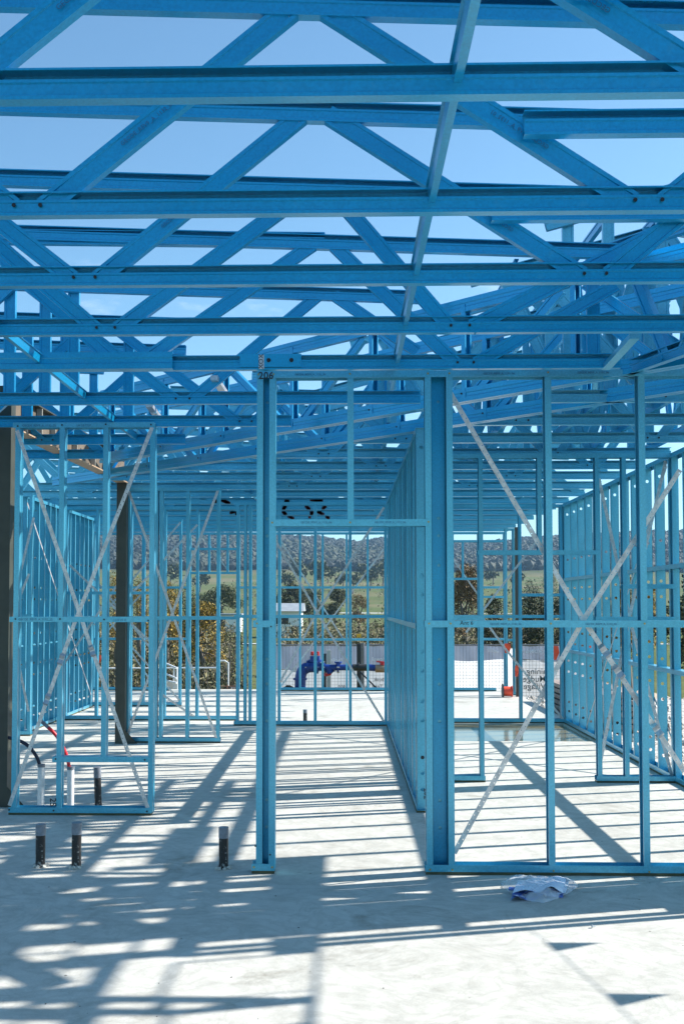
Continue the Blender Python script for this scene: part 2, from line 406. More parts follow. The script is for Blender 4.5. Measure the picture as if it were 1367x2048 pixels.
# B. left frame "25" ----------------------------------------------
YB = 8.62; fb = YB-.047
def xb(px): return XX(px, fb)
def zb(py): return ZZ(py, fb, 150)
left = wallX(YB, xb(22), xb(305), 'left steel wall frame numbered 25, with a low noggin, standing over three capped pipes', [
    (xb(32), None, None, -1), (xb(121), None, None, -1), (xb(209), zb(1515), None, -1), (xb(303), None, None, -1)],
    z1=zb(845), nogs=[(xb(20), xb(303), zb(1239)), (xb(108), xb(303), zb(1519))],
    straps=[((xb(30), zb(860)), (xb(180), zb(1285)), 1), ((xb(180), zb(1285)), (xb(298), zb(1615)), 1),
            ((xb(302), zb(855)), (xb(150), zb(1245)), 1), ((xb(150), zb(1245)), (xb(24), zb(1612)), 1)])
for px, py in ((32, 852), (121, 850), (209, 849), (300, 850), (32, 1238), (121, 1238), (209, 1239), (297, 1241), (115, 1518), (292, 1519), (24, 1620), (297, 1622), (112, 1621)):
    screw((xb(px), fb-.003, zb(py)), (0, -1, 0), left, .007, BOLT, 'bolt')
text('25', .068, (xb(110), fb-.001, zb(1605)), (0, 0, -1), (1, 0, 0), INK, left, bold=.001)
for (a, b, f_) in (((180, 1285), (298, 1615), .05), ((150, 1245), (24, 1612), .2), ((150, 1245), (24, 1612), .42)):
    px, py = a[0]+(b[0]-a[0])*f_, a[1]+(b[1]-a[1])*f_
    tensioner((xb(px), fb-.004, zb(py)), (b[0]-a[0], 0, a[1]-b[1]), (0, -1, 0), left)

for x_, z_, b_ in ((xb(75), zb(851), 'GECDE_REV9_A_1132_25'), (xb(165), zb(851), 'LH 25 TOP'), (xb(72), zb(1239), 'GECDE_REV9_A_1132_25'), (xb(240), zb(1240), '1132 25 A')):
    text(b_, .024, (x_, fb-.0035, z_), (1, 0, 0), (0, 0, 1), PRINT, left)
text('Ant 6', .035, (xa(932), fa-.004, za(1246)), (1, 0, 0), (.1, 0, 1), INK, front)
# D. second left frame --------------------------------------------
YD = 13.15; fd = YD-.047
def xd(px): return XX(px, fd)
def zd(py): return ZZ(py, fd, 350)
wallX(YD, xd(252), xd(441), 'narrow steel wall frame right of the rear olive column, crossed by long straps', [
    (xd(256), None, None, -1), (xd(312), None, None, -1), (xd(322), None, None, -1), (xd(375), None, None, -1), (xd(436), None, None, -1)],
    nogs=[(xd(250), xd(441), zd(1236))],
    straps=[((xd(252), zd(972)), (xd(300), zd(1100)), 1), ((xd(300), zd(1100)), (xd(434), zd(1478)), 1), ((xd(436), zd(978)), (xd(340), zd(1240)), 1), ((xd(340), zd(1240)), (xd(254), zd(1478)), 1)])

# E. hall end frame -----------------------------------------------
YE = 15.05; fe = YE-.047
def xe(px): return XX(px, fe)
def ze(py): return ZZ(py, fe, 650)
hallend = wallX(YE, xe(468), xe(777), 'steel wall frame closing the far end of the hallway, open bays crossed by straps', [
    (xe(475), None, None, -1), (xe(490), None, None, -1), (xe(500), None, None, -1), (xe(558), None, None, -1), (xe(630), None, None, -1), (xe(700), None, None, -1), (xe(771), None, None, -1)],
    nogs=[(xe(468), xe(777), ze(1233))],
    straps=[((xe(553), ze(1085)), (xe(640), ze(1235)), 1), ((xe(640), ze(1235)), (xe(768), ze(1445)), 1), ((xe(768), ze(1015)), (xe(625), ze(1240)), 1), ((xe(625), ze(1240)), (xe(560), ze(1365)), 1)])

# walls further back on the left
YG = 15.7
def xg(px): return XX(px, YG)
def zg(py): return ZZ(py, YG, 300)
wallX(YG, xg(45), xg(474), 'long steel wall frame behind the left rooms, running to the hallway corner post', [
    (xg(133), None, None, -1), (xg(195), None, None, -1), (xg(262), None, None, -1), (xg(330), None, None, -1), (xg(395), None, None, -1), (xg(60), None, None, -1)],
    nogs=[(xg(45), xg(300), zg(1186)), (xg(45), xg(474), zg(1236))],
    straps=[((xg(140), zg(1130)), (xg(330), zg(1310)), 1), ((xg(395), zg(1050)), (xg(262), zg(1190)), 1), ((xg(300), zg(1370)), (xg(395), zg(1436)), 1), ((xg(130), zg(1330)), (xg(262), zg(1130)), 1)])
YH = 17.9
def xh(px): return XX(px, YH)
def zh(py): return ZZ(py, YH, 300)
wallX(YH, xh(70), xh(364), 'short inner steel wall frame with strap braces, third from the back at left', [
    (xh(76), None, None, -1), (xh(184), None, None, -1), (xh(288), None, None, -1), (xh(361), None, None, -1)],
    nogs=[(xh(180), xh(364), zh(1240))],
    straps=[((xh(361), zh(1045)), (xh(290), zh(1130)), 1), ((xh(290), zh(1130)), (xh(190), zh(1250)), 1), ((xh(262), zh(1290)), (xh(361), zh(1400)), 1), ((xh(184), zh(1150)), (xh(330), zh(1330)), 1)])
YI = 13.8
wallX(YI, XX(-60, YI), XX(66, YI), 'short steel wall frame at the far left edge, ending in a bright lit stud', [
    (XX(-40, YI), None, None, -1), (XX(20, YI), None, None, -1), (XX(62, YI), None, None, -1)],
    nogs=[(XX(-60, YI), XX(66, YI), ZZ(1232, YI))], straps=[((XX(60, YI), 2.0), (XX(-40, YI), .4), 1), ((XX(68, YI), 2.7), (XX(20, YI), 1.4), 1), ((XX(30, YI), 1.2), (XX(62, YI), .3), 1)])
# back wall
YK = 21.2
def xk(px): return XX(px, YK)
def zk(py): return ZZ(py, YK, 600)
ks = [(xk(p), None, None, -1) for p in (188, 216, 286, 331, 380, 478, 560, 600, 645, 693, 735, 790)]
ks += [(xk(418), zk(1145), None, -1), (xk(455), zk(1145), None, -1)]
wallX(YK, xk(60), xk(830), 'rear outer steel wall frame with window openings above the slab edge, left section', ks,
    nogs=[(xk(180), xk(380), zk(1175)), (xk(180), xk(380), zk(1278)), (xk(380), xk(478), zk(1098)), (xk(380), xk(478), zk(1146)), (xk(478), xk(830), zk(1175)), (xk(560), xk(830), zk(1279))],
    straps=[((xk(560), zk(1080)), (xk(700), zk(1300)), -1), ((xk(785), zk(1075)), (xk(560), zk(1375)), -1), ((xk(400), zk(1066)), (xk(455), zk(1140)), -1), ((xk(478), zk(1066)), (xk(455), zk(1090)), -1), ((xk(280), zk(1190)), (xk(190), zk(1290)), -1), ((xk(190), zk(1200)), (xk(300), zk(1360)), -1)],
    bottoms=[(xk(60), xk(340)), (xk(558), xk(830))])
wallX(YK, xk(860), xk(1012), 'rear outer steel wall frame with window openings, right section beside the corner', [
    (xk(905), None, None, -1), (xk(956), None, None, -1), (xk(925), zk(1158), zk(1083), -1), (xk(1008), None, None, -1)],
    nogs=[(xk(860), xk(956), zk(1158)), (xk(956), xk(1010), zk(1175)), (xk(956), xk(1010), zk(1194)), (xk(860), xk(1010), zk(1083)), (xk(956), xk(1010), zk(1278))],
    bottoms=[(xk(905), xk(990))], straps=[((xk(907), zk(1120)), (xk(960), zk(1195)), -1)])
YL = 20.2
wallX(YL, XX(1009, YL), XX(1031, YL), 'rear corner post of paired blue studs beside the red cable reel', [
    (XX(1011, YL), None, None, -1), (XX(1026, YL), None, None, -1)], nogs=[(XX(1009, YL), XX(1031, YL), ZZ(1280, YL))])
# right room far wall
YM = 15.45
def xm(px): return XX(px, YM)
def zm(py): return ZZ(py, YM, 1000)
wallX(YM, xm(830), xm(1135), 'steel wall frame at the back of the right room, behind the puddle', [
    (xm(850), None, None, -1), (xm(1039), None, None, -1), (xm(1121), None, None, -1), (xm(1129), None, None, -1)],
    nogs=[(xm(830), xm(1130), zm(1233)), (xm(1039), xm(1128), zm(1190))],
    straps=[((xm(960), zm(1230)), (xm(1010), zm(1300)), 1), ((xm(1010), zm(1300)), (xm(1122), zm(1438)), 1), ((xm(1078), zm(1075)), (xm(930), zm(1265)), 1)])
# H. middle right wall ---------------------------------------------
YN = 10.3; fn = YN-.047
def xn(px): return XX(px, fn)
def zn(py): return ZZ(py, fn, 1050)
wallX(YN, xn(822), xn(1356), 'middle steel wall frame of the right room, with a doorway between two end posts', [
    (xn(835), None, None, -1), (xn(962), None, None, -1), (xn(1080), zn(1105), None, -1), (xn(1196), None, None, -1), (xn(1250), None, None, -1), (xn(1350), None, None, -1)],
    nogs=[(xn(955), xn(1200), zn(1105)), (xn(822), xn(968), zn(1236)), (xn(1190), xn(1356), zn(1238)), (xn(1245), xn(1356), zn(1173))],
    bottoms=[(xn(822), xn(968)), (xn(1189), xn(1356))],
    straps=[((xn(1204), zn(955)), (xn(1262), zn(1235)), -1), ((xn(1262), zn(1235)), (xn(1345), zn(1560)), -1), ((xn(1340), zn(920)), (xn(1262), zn(1235)), -1), ((xn(1262), zn(1235)), (xn(1200), zn(1530)), -1)])
# hallway right wall (runs away from the camera)
XQ = .60
hs_ = [8.78, 8.9, 9.3, 9.42, 9.75, 10.2, 10.42, 10.65, 11.1, 11.22, 11.55, 12.0, 12.45, 12.57, 12.9, 13.35, 13.8, 14.0, 14.25, 14.7]
hall = wallY(XQ, 8.74, 14.98, 'long hallway wall frame numbered 202, its studs lined up edge on', hs_, nogs=[(8.8, 14.98, 1.44)])
text('202', .056, (XQ+.028, 8.776, .14), (0, 0, -1), (1, 0, 0), INK, hall, bold=.001)
MB().cyl((XQ, 8.778, .42), (XQ, 8.774, .42), .014, 14).build('service_hole', BOLT, hall)
# right outer wall
ry = []
y = 15.3
while y > 7.0: ry.append(round(y, 3)); y -= .45
rightw = wallY(3.03, 6.24, 15.4, 'right outer steel wall frame with rows of round service holes, two rails', ry+[6.22, 6.30, 6.44, 6.66, 6.88], nogs=[(6.3, 15.35, 1.96), (6.3, 15.35, 1.0)],
    straps=[((10.4, 2.9), (14.0, .1), -1), ((15.2, 2.9), (10.4, 0.2), 1)])
MB().box(3.078, 3.084, 6.43, 6.90, .02, 2.98).build('sun_block_sheet', STEEL, rightw)  # added unseen sheet, blocks the sun for the dark floor band
wallY(-4.05, 13.9, 17.7, 'dense steel partition frame at far left, running away from the camera', [13.95+.28*i for i in range(14)], nogs=[(13.9, 17.7, 1.42)], straps=[((13.95, 2.9), (17.6, .2), 1)])
leftw = wallY(-4.95, 8.0, 21.1, 'left outer steel wall frame receding towards the rear corner', [8+.45*i for i in range(29)], nogs=[(8, 21, 1.96), (8, 21, 1.0)])
MB().beam((XX(150, 17.2), 17.2, .1), (XX(158, 17.2), 17.2, 2.6), (1, 0, 0), .06, .04).build('shadowed_stud_bar', COLUMN, leftw)  # dark bar stands in for a stud web in shadow

# ------------------------------------------------------------------ roof trusses
ZT = 3.7; ZU = at(1080, 268, YZ(425, 3.0)-.05).z
def ztop_front(x): return ZT-.04*(x+.13)
def ztop_back(x): return ZT-.04*(x+.13) if x < -.3 else 3.74+.27*(x+.3) if x < 2.5 else 4.496-.2*(x-2.5)
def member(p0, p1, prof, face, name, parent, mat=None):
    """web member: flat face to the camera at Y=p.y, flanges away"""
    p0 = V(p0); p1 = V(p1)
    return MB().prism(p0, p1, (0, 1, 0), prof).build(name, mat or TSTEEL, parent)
def chord(p0, p1, name, parent, mat=None, prof=CHORD):
    # profile given in (depth, height): side=(depth direction); v = w x u must be up
    p0 = V(p0); p1 = V(p1)
    w = (p1-p0).normalized(); u = V((-w.y, w.x, 0)).normalized()   # left of travel; for +X travel this is +Y
    up = w.cross(u)
    pr = prof if up.z > 0 else [(a, -b) for a, b in prof]
    return MB().prism(p0, p1, u, pr).build(name, mat or TSTEEL, parent)
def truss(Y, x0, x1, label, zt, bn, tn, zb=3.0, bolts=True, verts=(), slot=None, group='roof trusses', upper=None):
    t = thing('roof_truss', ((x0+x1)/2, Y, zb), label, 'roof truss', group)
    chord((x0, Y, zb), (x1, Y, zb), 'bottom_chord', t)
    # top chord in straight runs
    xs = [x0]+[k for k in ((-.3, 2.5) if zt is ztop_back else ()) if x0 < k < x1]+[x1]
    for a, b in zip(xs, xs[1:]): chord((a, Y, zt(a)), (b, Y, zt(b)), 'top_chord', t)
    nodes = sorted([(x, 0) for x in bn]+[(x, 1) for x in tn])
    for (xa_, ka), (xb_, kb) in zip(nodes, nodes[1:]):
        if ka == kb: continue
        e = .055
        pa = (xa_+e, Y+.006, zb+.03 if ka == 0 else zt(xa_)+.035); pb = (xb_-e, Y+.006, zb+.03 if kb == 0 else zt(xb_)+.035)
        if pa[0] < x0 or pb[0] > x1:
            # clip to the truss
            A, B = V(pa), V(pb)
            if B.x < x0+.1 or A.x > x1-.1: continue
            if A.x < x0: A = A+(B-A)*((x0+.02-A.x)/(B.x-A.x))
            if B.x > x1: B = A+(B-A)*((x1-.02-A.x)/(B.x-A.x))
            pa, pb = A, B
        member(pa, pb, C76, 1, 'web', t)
    for x in verts:
        if x0 < x < x1: member((x, Y+.045, zb+.01), (x, Y+.045, zt(x)+.05), C76, 1, 'web', t)
    if Y > 8.6 and x1 > 2:
        q = x0+.25; k = 0
        while q < x1-.6:
            za_, zb2 = (zb+.03, zt(q+.55)+.03) if k % 2 else (zt(q)+.03, zb+.03)
            member((q, Y+.05, za_), (q+.55, Y+.05, zb2), C76, 1, 'web', t); q += .60; k += 1
    if bolts:
        for x in bn:
            for dx in (-.05, .045):
                if x0 < x+dx < x1: screw((x+dx, Y-.001, zb+.036), (0, -1, 0), t, .0075, BOLT, 'bolt')
        for x in tn:
            for dx in (-.07, .07):
                if x0 < x+dx < x1: screw((x+dx, Y+.015, zt(x+dx)-.002), (0, 0, -1), t, .005, GALV, 'bolt')
    if upper: chord((upper, Y-.05, ZU), (x1, Y-.05, ZU), 'upper_chord', t)
    return t
bn = [-5.42, -3.27, -1.12, 1.03, 3.18]; tn = [-4.4, -2.28, -.13, 1.97]
ordn = ['nearest the camera', 'second from the camera', 'third from the camera', 'fourth from the camera', 'fifth from the camera', 'sixth from the camera']
FY = [0]+[YZ(p, 3.0) for p in (191, 425, 567, 666, 738)]; FY[0] = FY[1]-.9
ZT = (at(610, 27, FY[2]).z+at(620, 243, FY[3]).z)/2
print('FY', FY, 'ZT', ZT)
NB = [[-1.12, 1.03], [-1.13, 1.08], [XX(47, FY[2]), XX(1308, FY[2])], [XX(164, FY[3]), XX(1198, FY[3])], [XX(208, FY[4]), XX(924, FY[4])], [XX(250, FY[5]), XX(934, FY[5])]]
ft = []
for i, Y in enumerate(FY):
    x1 = 3.55 if Y < 6 else 1.62
    tt = truss(Y, -5.1, x1, 'blue roof truss overhead, %s, spanning the whole picture' % ordn[i], ztop_front, [b_-2.15 for b_ in NB[i][:1]]+[NB[i][0]-4.3]+NB[i]+[NB[i][1]+2.15], tn, upper=.63 if Y < 5.9 else None)
    ft.append(tt)
    if 2 < Y < 5.4:
        for (xn_, sg) in ((NB[i][1], -1), (NB[i][0], 1)):
            top_ = V((-.13-sg*.055, Y+.0035, ZT+.035)); bot_ = V((xn_+sg*.055, Y+.0035, 3.03)); d = (top_-bot_).normalized()
            up_ = V((-d.z, 0, d.x)) if sg > 0 else V((d.z, 0, -d.x))
            text('GECDE_REV9_A_1132_01', .022, bot_+d*.48, d, up_, PRINT, tt)
# splice pieces on the sixth truss
t6 = ft[5]
chord((-3.4, 6.56, 3.80), (-.12, 6.56, 3.74), 'splice_chord', t6)
lap = [(a, b) for a, b in strip([(.045, 0), (0, 0), (0, .03), (.004, .036), (.004, .06), (0, .066), (0, .098), (.045, .098)], .0022)]
chord((-3.4, 6.50, 3.0), (XX(342, 6.5), 6.50, 3.0), 'lapped_chord', t6, prof=lap)
MB().box(XX(478, 6.54), XX(602, 6.54), 6.535, 6.56, 3.012, 3.09).build('cover_plate', TSTEEL, t6)
for px in (536, 582): screw((XX(px, 6.53), 6.534, 3.052), (0, -1, 0), t6, .013, BOLT, 'bolt')
# the tag and hold-down clip
text('XOX', .04, (XX(521, 6.53), 6.532, 3.045), (0, 0, 1), (-1, 0, 0), INK, t6)
MB().box(XX(516, 6.53), XX(527, 6.53), 6.533, 6.5345, 3.0, 3.085).build('identity_tag', GALV, t6)
# rafters behind the front wall on the left, cut off by the diagonal girder
for i, (Y, x1) in enumerate(((YZ(806, 3), .52), (YZ(851, 3), -.42), (YZ(886, 3), -1.38), (YZ(915, 3), -2.3))):
    vs = [-3.0, -2.72, -2.6, -2.35, -2.1, -1.9] if i == 0 else ([-3.3, -2.9, -2.5, -2.2, -1.7] if i == 1 else [-3.5, -2.4])
    truss(Y, -5.1, x1, 'blue roof truss on the left, %s behind the front wall, cut short at a diagonal' % ['first', 'second', 'third', 'fourth'][i],
          ztop_front, [b+.35*i for b in bn], [b+.35*i for b in tn], verts=vs)
# right parts and full trusses further back
nam = ['first', 'second', 'third', 'fourth', 'fifth', 'sixth', 'seventh', 'eighth', 'ninth', 'tenth', 'eleventh', 'twelfth', 'thirteenth', 'fourteenth']
BY = [YZ(p, 3.0) for p in (806, 851, 886, 915, 939, 959, 978, 993)]
print('BY', BY)
BY += [15.25, 16.2, 17.15, 18.1, 19.05, 20.0, 20.95]
offs = [.0, 1.37, .48, -.20, .37, -.32, -.62, .9, .2, -.5, .6, -.1, .4, -.3, .2]
for i, Y in enumerate(BY):
    x0 = max(-5.1, 9.6-Y) if Y < 14 else -5.1
    if i == 0: x0 = 1.4
    o = offs[i]; b_ = [o-4.3, o-2.15, o, o+2.15, o+4.3, o-6.45]; t_ = [x+1.07 for x in b_]
    zt = ztop_back if Y < 14 else ztop_front
    vv = {0: [1.55, 1.83, 2.2, 2.5, 2.75, 3.0], 1: [1.6, 1.95, 2.4, 2.8, 3.1], 2: [1.9, 2.6, 3.1], 3: [2.1, 2.7]}.get(i, [])
    bt = truss(Y, x0, 3.05, 'blue roof truss beyond the diagonal girder, %s' % (('%s one going back' % (nam[i-1])) if i else 'stub with crowded posts at the right'), zt, b_, t_, verts=vv, bolts=Y < 14)
    for o_ in bt.children:
        if o_.name.split('.')[0] in ('bottom_chord', 'top_chord', 'web'): o_.data.materials[0] = STEEL  # paler steel puts the floor's bounced light into the far trusses
for k, (X, y0, y1) in enumerate(((-.7, 10.4, 14.1), (.35, 9.4, 14.1), (1.3, 8.5, 12.2), (1.85, 7.9, 11.4), (2.35, 7.4, 11.4), (2.9, 7.2, 11.4))):
    t = thing('jack_truss', (X, (y0+y1)/2, 3), 'blue jack truss running away from the camera in the roof tangle, %s from the left' % ['first', 'second', 'third', 'fourth', 'fifth', 'sixth'][k], 'jack truss', 'jack trusses')
    zt_ = ztop_back(X)+.06; zb_ = 3.12
    MB().prism((X, y0, zt_), (X, y1, zt_+.12), (1, 0, 0), C60).build('top_chord', TSTEEL, t); MB().prism((X, y0, zb_), (X, y1, zb_), (1, 0, 0), C60).build('bottom_chord', TSTEEL, t)
    y = y0+.1; q = 0
    while y < y1-.5:
        a, b = (zb_, zt_) if q % 2 else (zt_, zb_)
        MB().prism((X+.02, y, a), (X+.02, y+.5, b), (1, 0, 0), C60).build('web', TSTEEL if q % 3 else STEEL, t)
        if q % 2: MB().prism((X-.02, y+.5, zb_), (X-.02, y+.5, zt_), (0, 1, 0), C60).build('web', STEEL, t)
        y += .55; q += 1
# diagonal girders at 45 degrees
def girder(sum_, xa_, xb_, label, zt, box=False):
    t = thing('girder_truss', ((xa_+xb_)/2, sum_-(xa_+xb_)/2, 3), label, 'girder truss', 'diagonal girders')
    P = lambda x, z, o=0: V((x+o*.707, sum_-x+o*.707, z))
    gp = strip([(.042, .012), (.042, 0), (0, 0), (0, .03), (.003, .035), (.003, .055), (0, .06), (0, .09), (.042, .09)], .002)
    chord(P(xa_, 3.0), P(xb_, 3.0), 'bottom_chord', t, prof=gp)
    chord(P(xa_, 3.0, .05), P(xb_, 3.0, .05), 'bottom_chord', t, prof=gp)
    chord(P(xa_, zt), P(xb_, zt), 'top_chord', t, prof=gp)
    x = xa_+.1; k = 0
    while x < xb_-.1:
        MB().prism(P(x, 3.02, .03), P(x, zt+.05, .03), (.707, -.707, 0), C60).build('web', TSTEEL, t)
        if x+.6 < xb_:
            a, b = (3.05, zt) if k % 2 else (zt, 3.05)
            MB().prism(P(x+.06, a, .02), P(x+.56, b, .02), (.707, .707, 0), C60).build('web', TSTEEL, t)
        screw(P(x, 3.055, -.003), (-.707, -.707, 0), t, .007, BOLT, 'bolt')
        x += .62; k += 1
    return t
girder(8.42, -2.4, 2.6, 'long diagonal blue girder crossing above the doorway, the upper of the pair', 3.62)
girder(9.45, -3.4, 2.9, 'long diagonal blue girder crossing above the doorway, the lower of the pair', 3.62)
# short hip truss at upper right
hp = thing('girder_truss', (1.9, 6.2, 3), 'short blue hip truss leaning towards the camera at upper right', 'girder truss', 'diagonal girders')
A0, A1 = V((1.68, 6.80, 3.0)), V((2.2, 5.3, 3.0))
chord(A0, A1, 'bottom_chord', hp); chord(A0+V((-.06, 0, .74)), A1+V((0, 0, .58)), 'top_chord', hp)
for k in range(3):
    p = A0.lerp(A1, (k+.15)/3); q = A0.lerp(A1, (k+.85)/3)
    MB().prism(p+V((0, 0, .03 if k % 2 else .7)), q+V((0, 0, .62 if k % 2 else .03)), (.9, .3, 0), C76).build('web', TSTEEL, hp)
MB().prism((XX(1192, 6.75), 6.75, 3.0), (XX(1192, 6.75), 6.75, 3.72), (0, 1, 0), C76).build('web', TSTEEL, hp)
# struts running away from the camera on top of the chords
hat = strip([(-.024, 0), (-.015, 0), (-.011, .05), (.011, .05), (.015, 0), (.024, 0)], .002)
def strut(X, y0, y1, label, name='roof_strut', z=3.086):
    o = MB().prism((X, y0, z), (X, y1, z), (1, 0, 0), hat).build(name, TSTEEL, None, origin=(X, y0, z))
    return tag(o, label, 'roof strut', 'struts along the roof')
strut(.31, 1.2, 7.4, 'blue top hat strut running back along the tops of the chords, right of centre')
strut(-1.81, 1.2, 10.0, 'blue top hat strut running back along the tops of the chords, left side')
strut(2.45, 1.2, 5.5, 'blue top hat strut running back along the tops of the chords, right side')
strut(-1.2, 14.2, 21, 'blue top hat strut in the far roof above the rear rooms', z=3.086)
def clip(a, b, label):
    gm_ = STEEL if 'blue' in label else GALV
    a = V(a); b = V(b)
    o = MB().beam(a, b, (1, 0, 0), .05, .03).build('roof_bracket', gm_, None, origin=a); tag(o, label, 'bracket', 'loose galvanised brackets')
clip(at(428, 755, 7.6), at(462, 806, 8.35), 'bright galvanised bracket hanging under the roof, left of the 206 post')
clip(at(298, 810, 8.4), at(330, 852, 9.2), 'bright galvanised bracket above the corner of frame 25')
clip(at(1210, 735, 6.6), at(1268, 672, 5.9), 'blue steel bracket under the roof at upper right, sloping up to the right')
# a few dark red sprayed marks on the far chords
SPRAY = flat('dark red spray paint', (.07, .008, .012), .6)
sp = thing('spray_marks', (-.6, 16, 3.0), 'dark red sprayed strokes across the far roof chords', 'paint mark')
mk_ = [[(428, 1003), (445, 1000), (460, 1008)], [(462, 1025), (472, 1022), (474, 1033)], [(572, 1002), (570, 1012), (565, 1022), (572, 1030), (588, 1038)], [(612, 1012), (624, 1025), (618, 1036)], [(608, 998), (630, 1000), (645, 1000)], [(652, 1010), (640, 1024), (632, 1022), (648, 1030), (658, 1037)], [(574, 1000), (576, 1006)]]
for st in mk_:
    for (a, b) in zip(st, st[1:]):
        mb = MB(); n = 6; last = None
        for k in range(n):
            px = a[0]+(b[0]-a[0])*k/n; py = a[1]+(b[1]-a[1])*k/n
            for Y in BY[6:]:
                p = at(px, py, Y-.003)
                if 3.003 < p.z < 3.058:
                    w = .022
                    z0_, z1_ = max(3.002, p.z-w), min(3.060, p.z+w)
                    mb.box(p.x-w, p.x+w, Y-.0045, Y-.0015, z0_, z1_); break
        if mb.v: mb.build('sprayed_stroke', SPRAY, sp)

# added screen past the right edge, unseen: its slots shape the floor shade
XP = 3.78
pf = thing('shadow_screen', (XP, 7, 3.03), 'added blue shadow screen outside the picture at right, slotted to shape the floor shade', 'wall frame', 'steel wall frames')
LIT = [(-40, 62, 1741, 1750), (-40, 44, 1754, 1760), (-40, 28, 1763, 1769), (62, 205, 1741, 1753), (212, 322, 1741, 1753), (250, 330, 1758, 1768), (180, 235, 1838, 1846), (35, 175, 1777, 1794), (102, 197, 1801, 1815), (150, 190, 1821, 1829), (70, 122, 1849, 1857), (60, 135, 1893, 1904), (42, 118, 1911, 1921), (2, 92, 1944, 1971),
 (163, 250, 1890, 1906), (131, 172, 1940, 1951), (118, 162, 1956, 1971), (135, 185, 1770, 1777), (228, 272, 1799, 1807), (224, 262, 1816, 1822), (295, 332, 1810, 1821), (279, 316, 1839, 1845), (325, 367, 1756, 1774),
 (290, 340, 1880, 1899), (395, 527, 1748, 1763), (391, 525, 1779, 1793), (384, 482, 1803, 1812), (382, 522, 1820, 1823), (382, 522, 1828, 1834), (368, 530, 1871, 1890), (361, 530, 1898, 1916), (354, 617, 1918, 1990),
 (240, 322, 1918, 1993), (410, 610, 1993, 1999), (220, 295, 2006, 2022), (205, 310, 2030, 2062), (-20, 37, 2004, 2016), (78, 122, 2012, 2022), (-30, 22, 2028, 2050), (52, 105, 2034, 2056), (350, 407, 2006, 2015), (350, 598, 2022, 2056), (560, 617, 1853, 1872), (-60, 20, 1812, 1822)]
rects = []
for a, b, c, d in LIT:
    my = (c+d)/2; mx_ = (a+b)/2; g0, g1 = gnd(a, my), gnd(b, my); z0_, z1_ = (XP-.04-g1.x)/1.27, (XP-.04-g0.x)/1.27
    gx = (g0.x+g1.x)/2; sh = .2835*(XP-.04-gx); y0_, y1_ = gnd(mx_, d).y+sh, gnd(mx_, c).y+sh
    g_ = .014; rects.append((y0_-g_, y1_+g_, z0_-g_, z1_+g_))
def slotted(y0, y1, z0_, z1_, slots, parent):
    ys = sorted(set([y0, y1]+[min(max(a, y0), y1) for s_ in slots for a in s_[:2]])); zs = sorted(set([z0_, z1_]+[min(max(a, z0_), z1_) for s_ in slots for a in s_[2:]]))
    mb = MB()
    for a, b in zip(ys, ys[1:]):
        for c, d in zip(zs, zs[1:]):
            my, mz = (a+b)/2, (c+d)/2
            if any(s_[0] < my < s_[1] and s_[2] < mz < s_[3] for s_ in slots): continue
            mb.quad((XP-.04, a, c), (XP-.04, b, c), (XP-.04, b, d), (XP-.04, a, d))
    mb.build('slotted_shade_sheet', STEEL, parent)
slotted(4.9, 8.35, 3.035, 5.1, rects, pf)
for q in ((8.36, 9.5, 3.68, 3.93), (8.36, 9.9, 4.42, 4.6), (8.7, 8.82, 3.93, 4.42)): MB().box(XP-.04, XP-.036, *q).build('shade_plate', STEEL, pf)  # added plates that shade separate bands of floor
# bunting line whose flags throw the two triangular shadows
bl = thing('flag_line', (3.5, 6, 2), 'string of triangular safety flags beyond the right eave, outside the picture', 'flag line')
FLAG = flat('orange safety flag', (.85, .09, .03), .6)
def lift(px, py, h): 
    g = gnd(px, py); return V((g.x+1.27*h, g.y+.36*h, h))
pts = [lift(1045, 1850, 2.15), lift(1100, 1889, 2.1), lift(1155, 1940, 2.05), lift(1212, 1990, 2.05), lift(1268, 2046, 2.1), lift(1340, 2140, 2.2)]
MB().tube(pts, .003, 6).build('string', flat('white string', (.6, .6, .6)), bl)
for (p, q) in (((1089, 1885), (1109, 1903)), ((1209, 1987), (1236, 2013))):
    a = lift(*p, 2.08); b = lift(*q, 2.08); m_ = (a+b)/2+V((0, 0, -.2))
    n = V((.004, 0, 0)); mb = MB()
    for s_ in (0, 1): mb.quad(a+n*s_, b+n*s_, m_+n*s_)
    mb.quad(a, a+n, m_+n, m_); mb.quad(b, b+n, m_+n, m_); mb.quad(a, b, b+n, a+n)
    mb.build('flag', FLAG, bl)

# ------------------------------------------------------------------ olive portal: two columns and a beam
XC = -2.66
fr = thing('portal_frame', (XC, 8.9, 0), 'dark olive steel portal of two columns joined by a beam, far left', 'steel portal')
def hsec(mb, p0, p1, side, w, d, t=.010):
    mb.beam(p0, p1, side, t, d)
    p0 = V(p0); p1 = V(p1); ww = (p1-p0).normalized(); u = V(side); u = (u-ww*u.dot(ww)).normalized(); v = ww.cross(u)
    for s_ in (-1, 1): mb.beam(p0+v*s_*(d/2+.006), p1+v*s_*(d/2+.006), side, w, .012)
for k, (Y, top) in enumerate(((8.95, 3.38), (13.05, 3.06))):
    XC = (-2.745, -2.615)[k]; mb = MB(); mb.box(XC-.06, XC+.055, Y-.06, Y+.06, .0, top); mb.build('column', COLUMN, fr)
    MB().quad((XC+.055, Y-.06, .003), (XC+.055, Y-.06, .16), (XC+.20, Y-.06, .003)).quad((XC+.055, Y-.05, .003), (XC+.20, Y-.05, .003), (XC+.055, Y-.05, .16)).build('gusset', COLUMN, fr)
BA, BB = V((-2.745, 9.02, 0)), V((-2.615, 13.1, 0)); bdir = (BB-BA).normalized()
def along(zc, a, b): return MB().beam(BA+V((0, 0, zc)), BB+V((0, 0, zc)), (1, 0, 0), a, b)
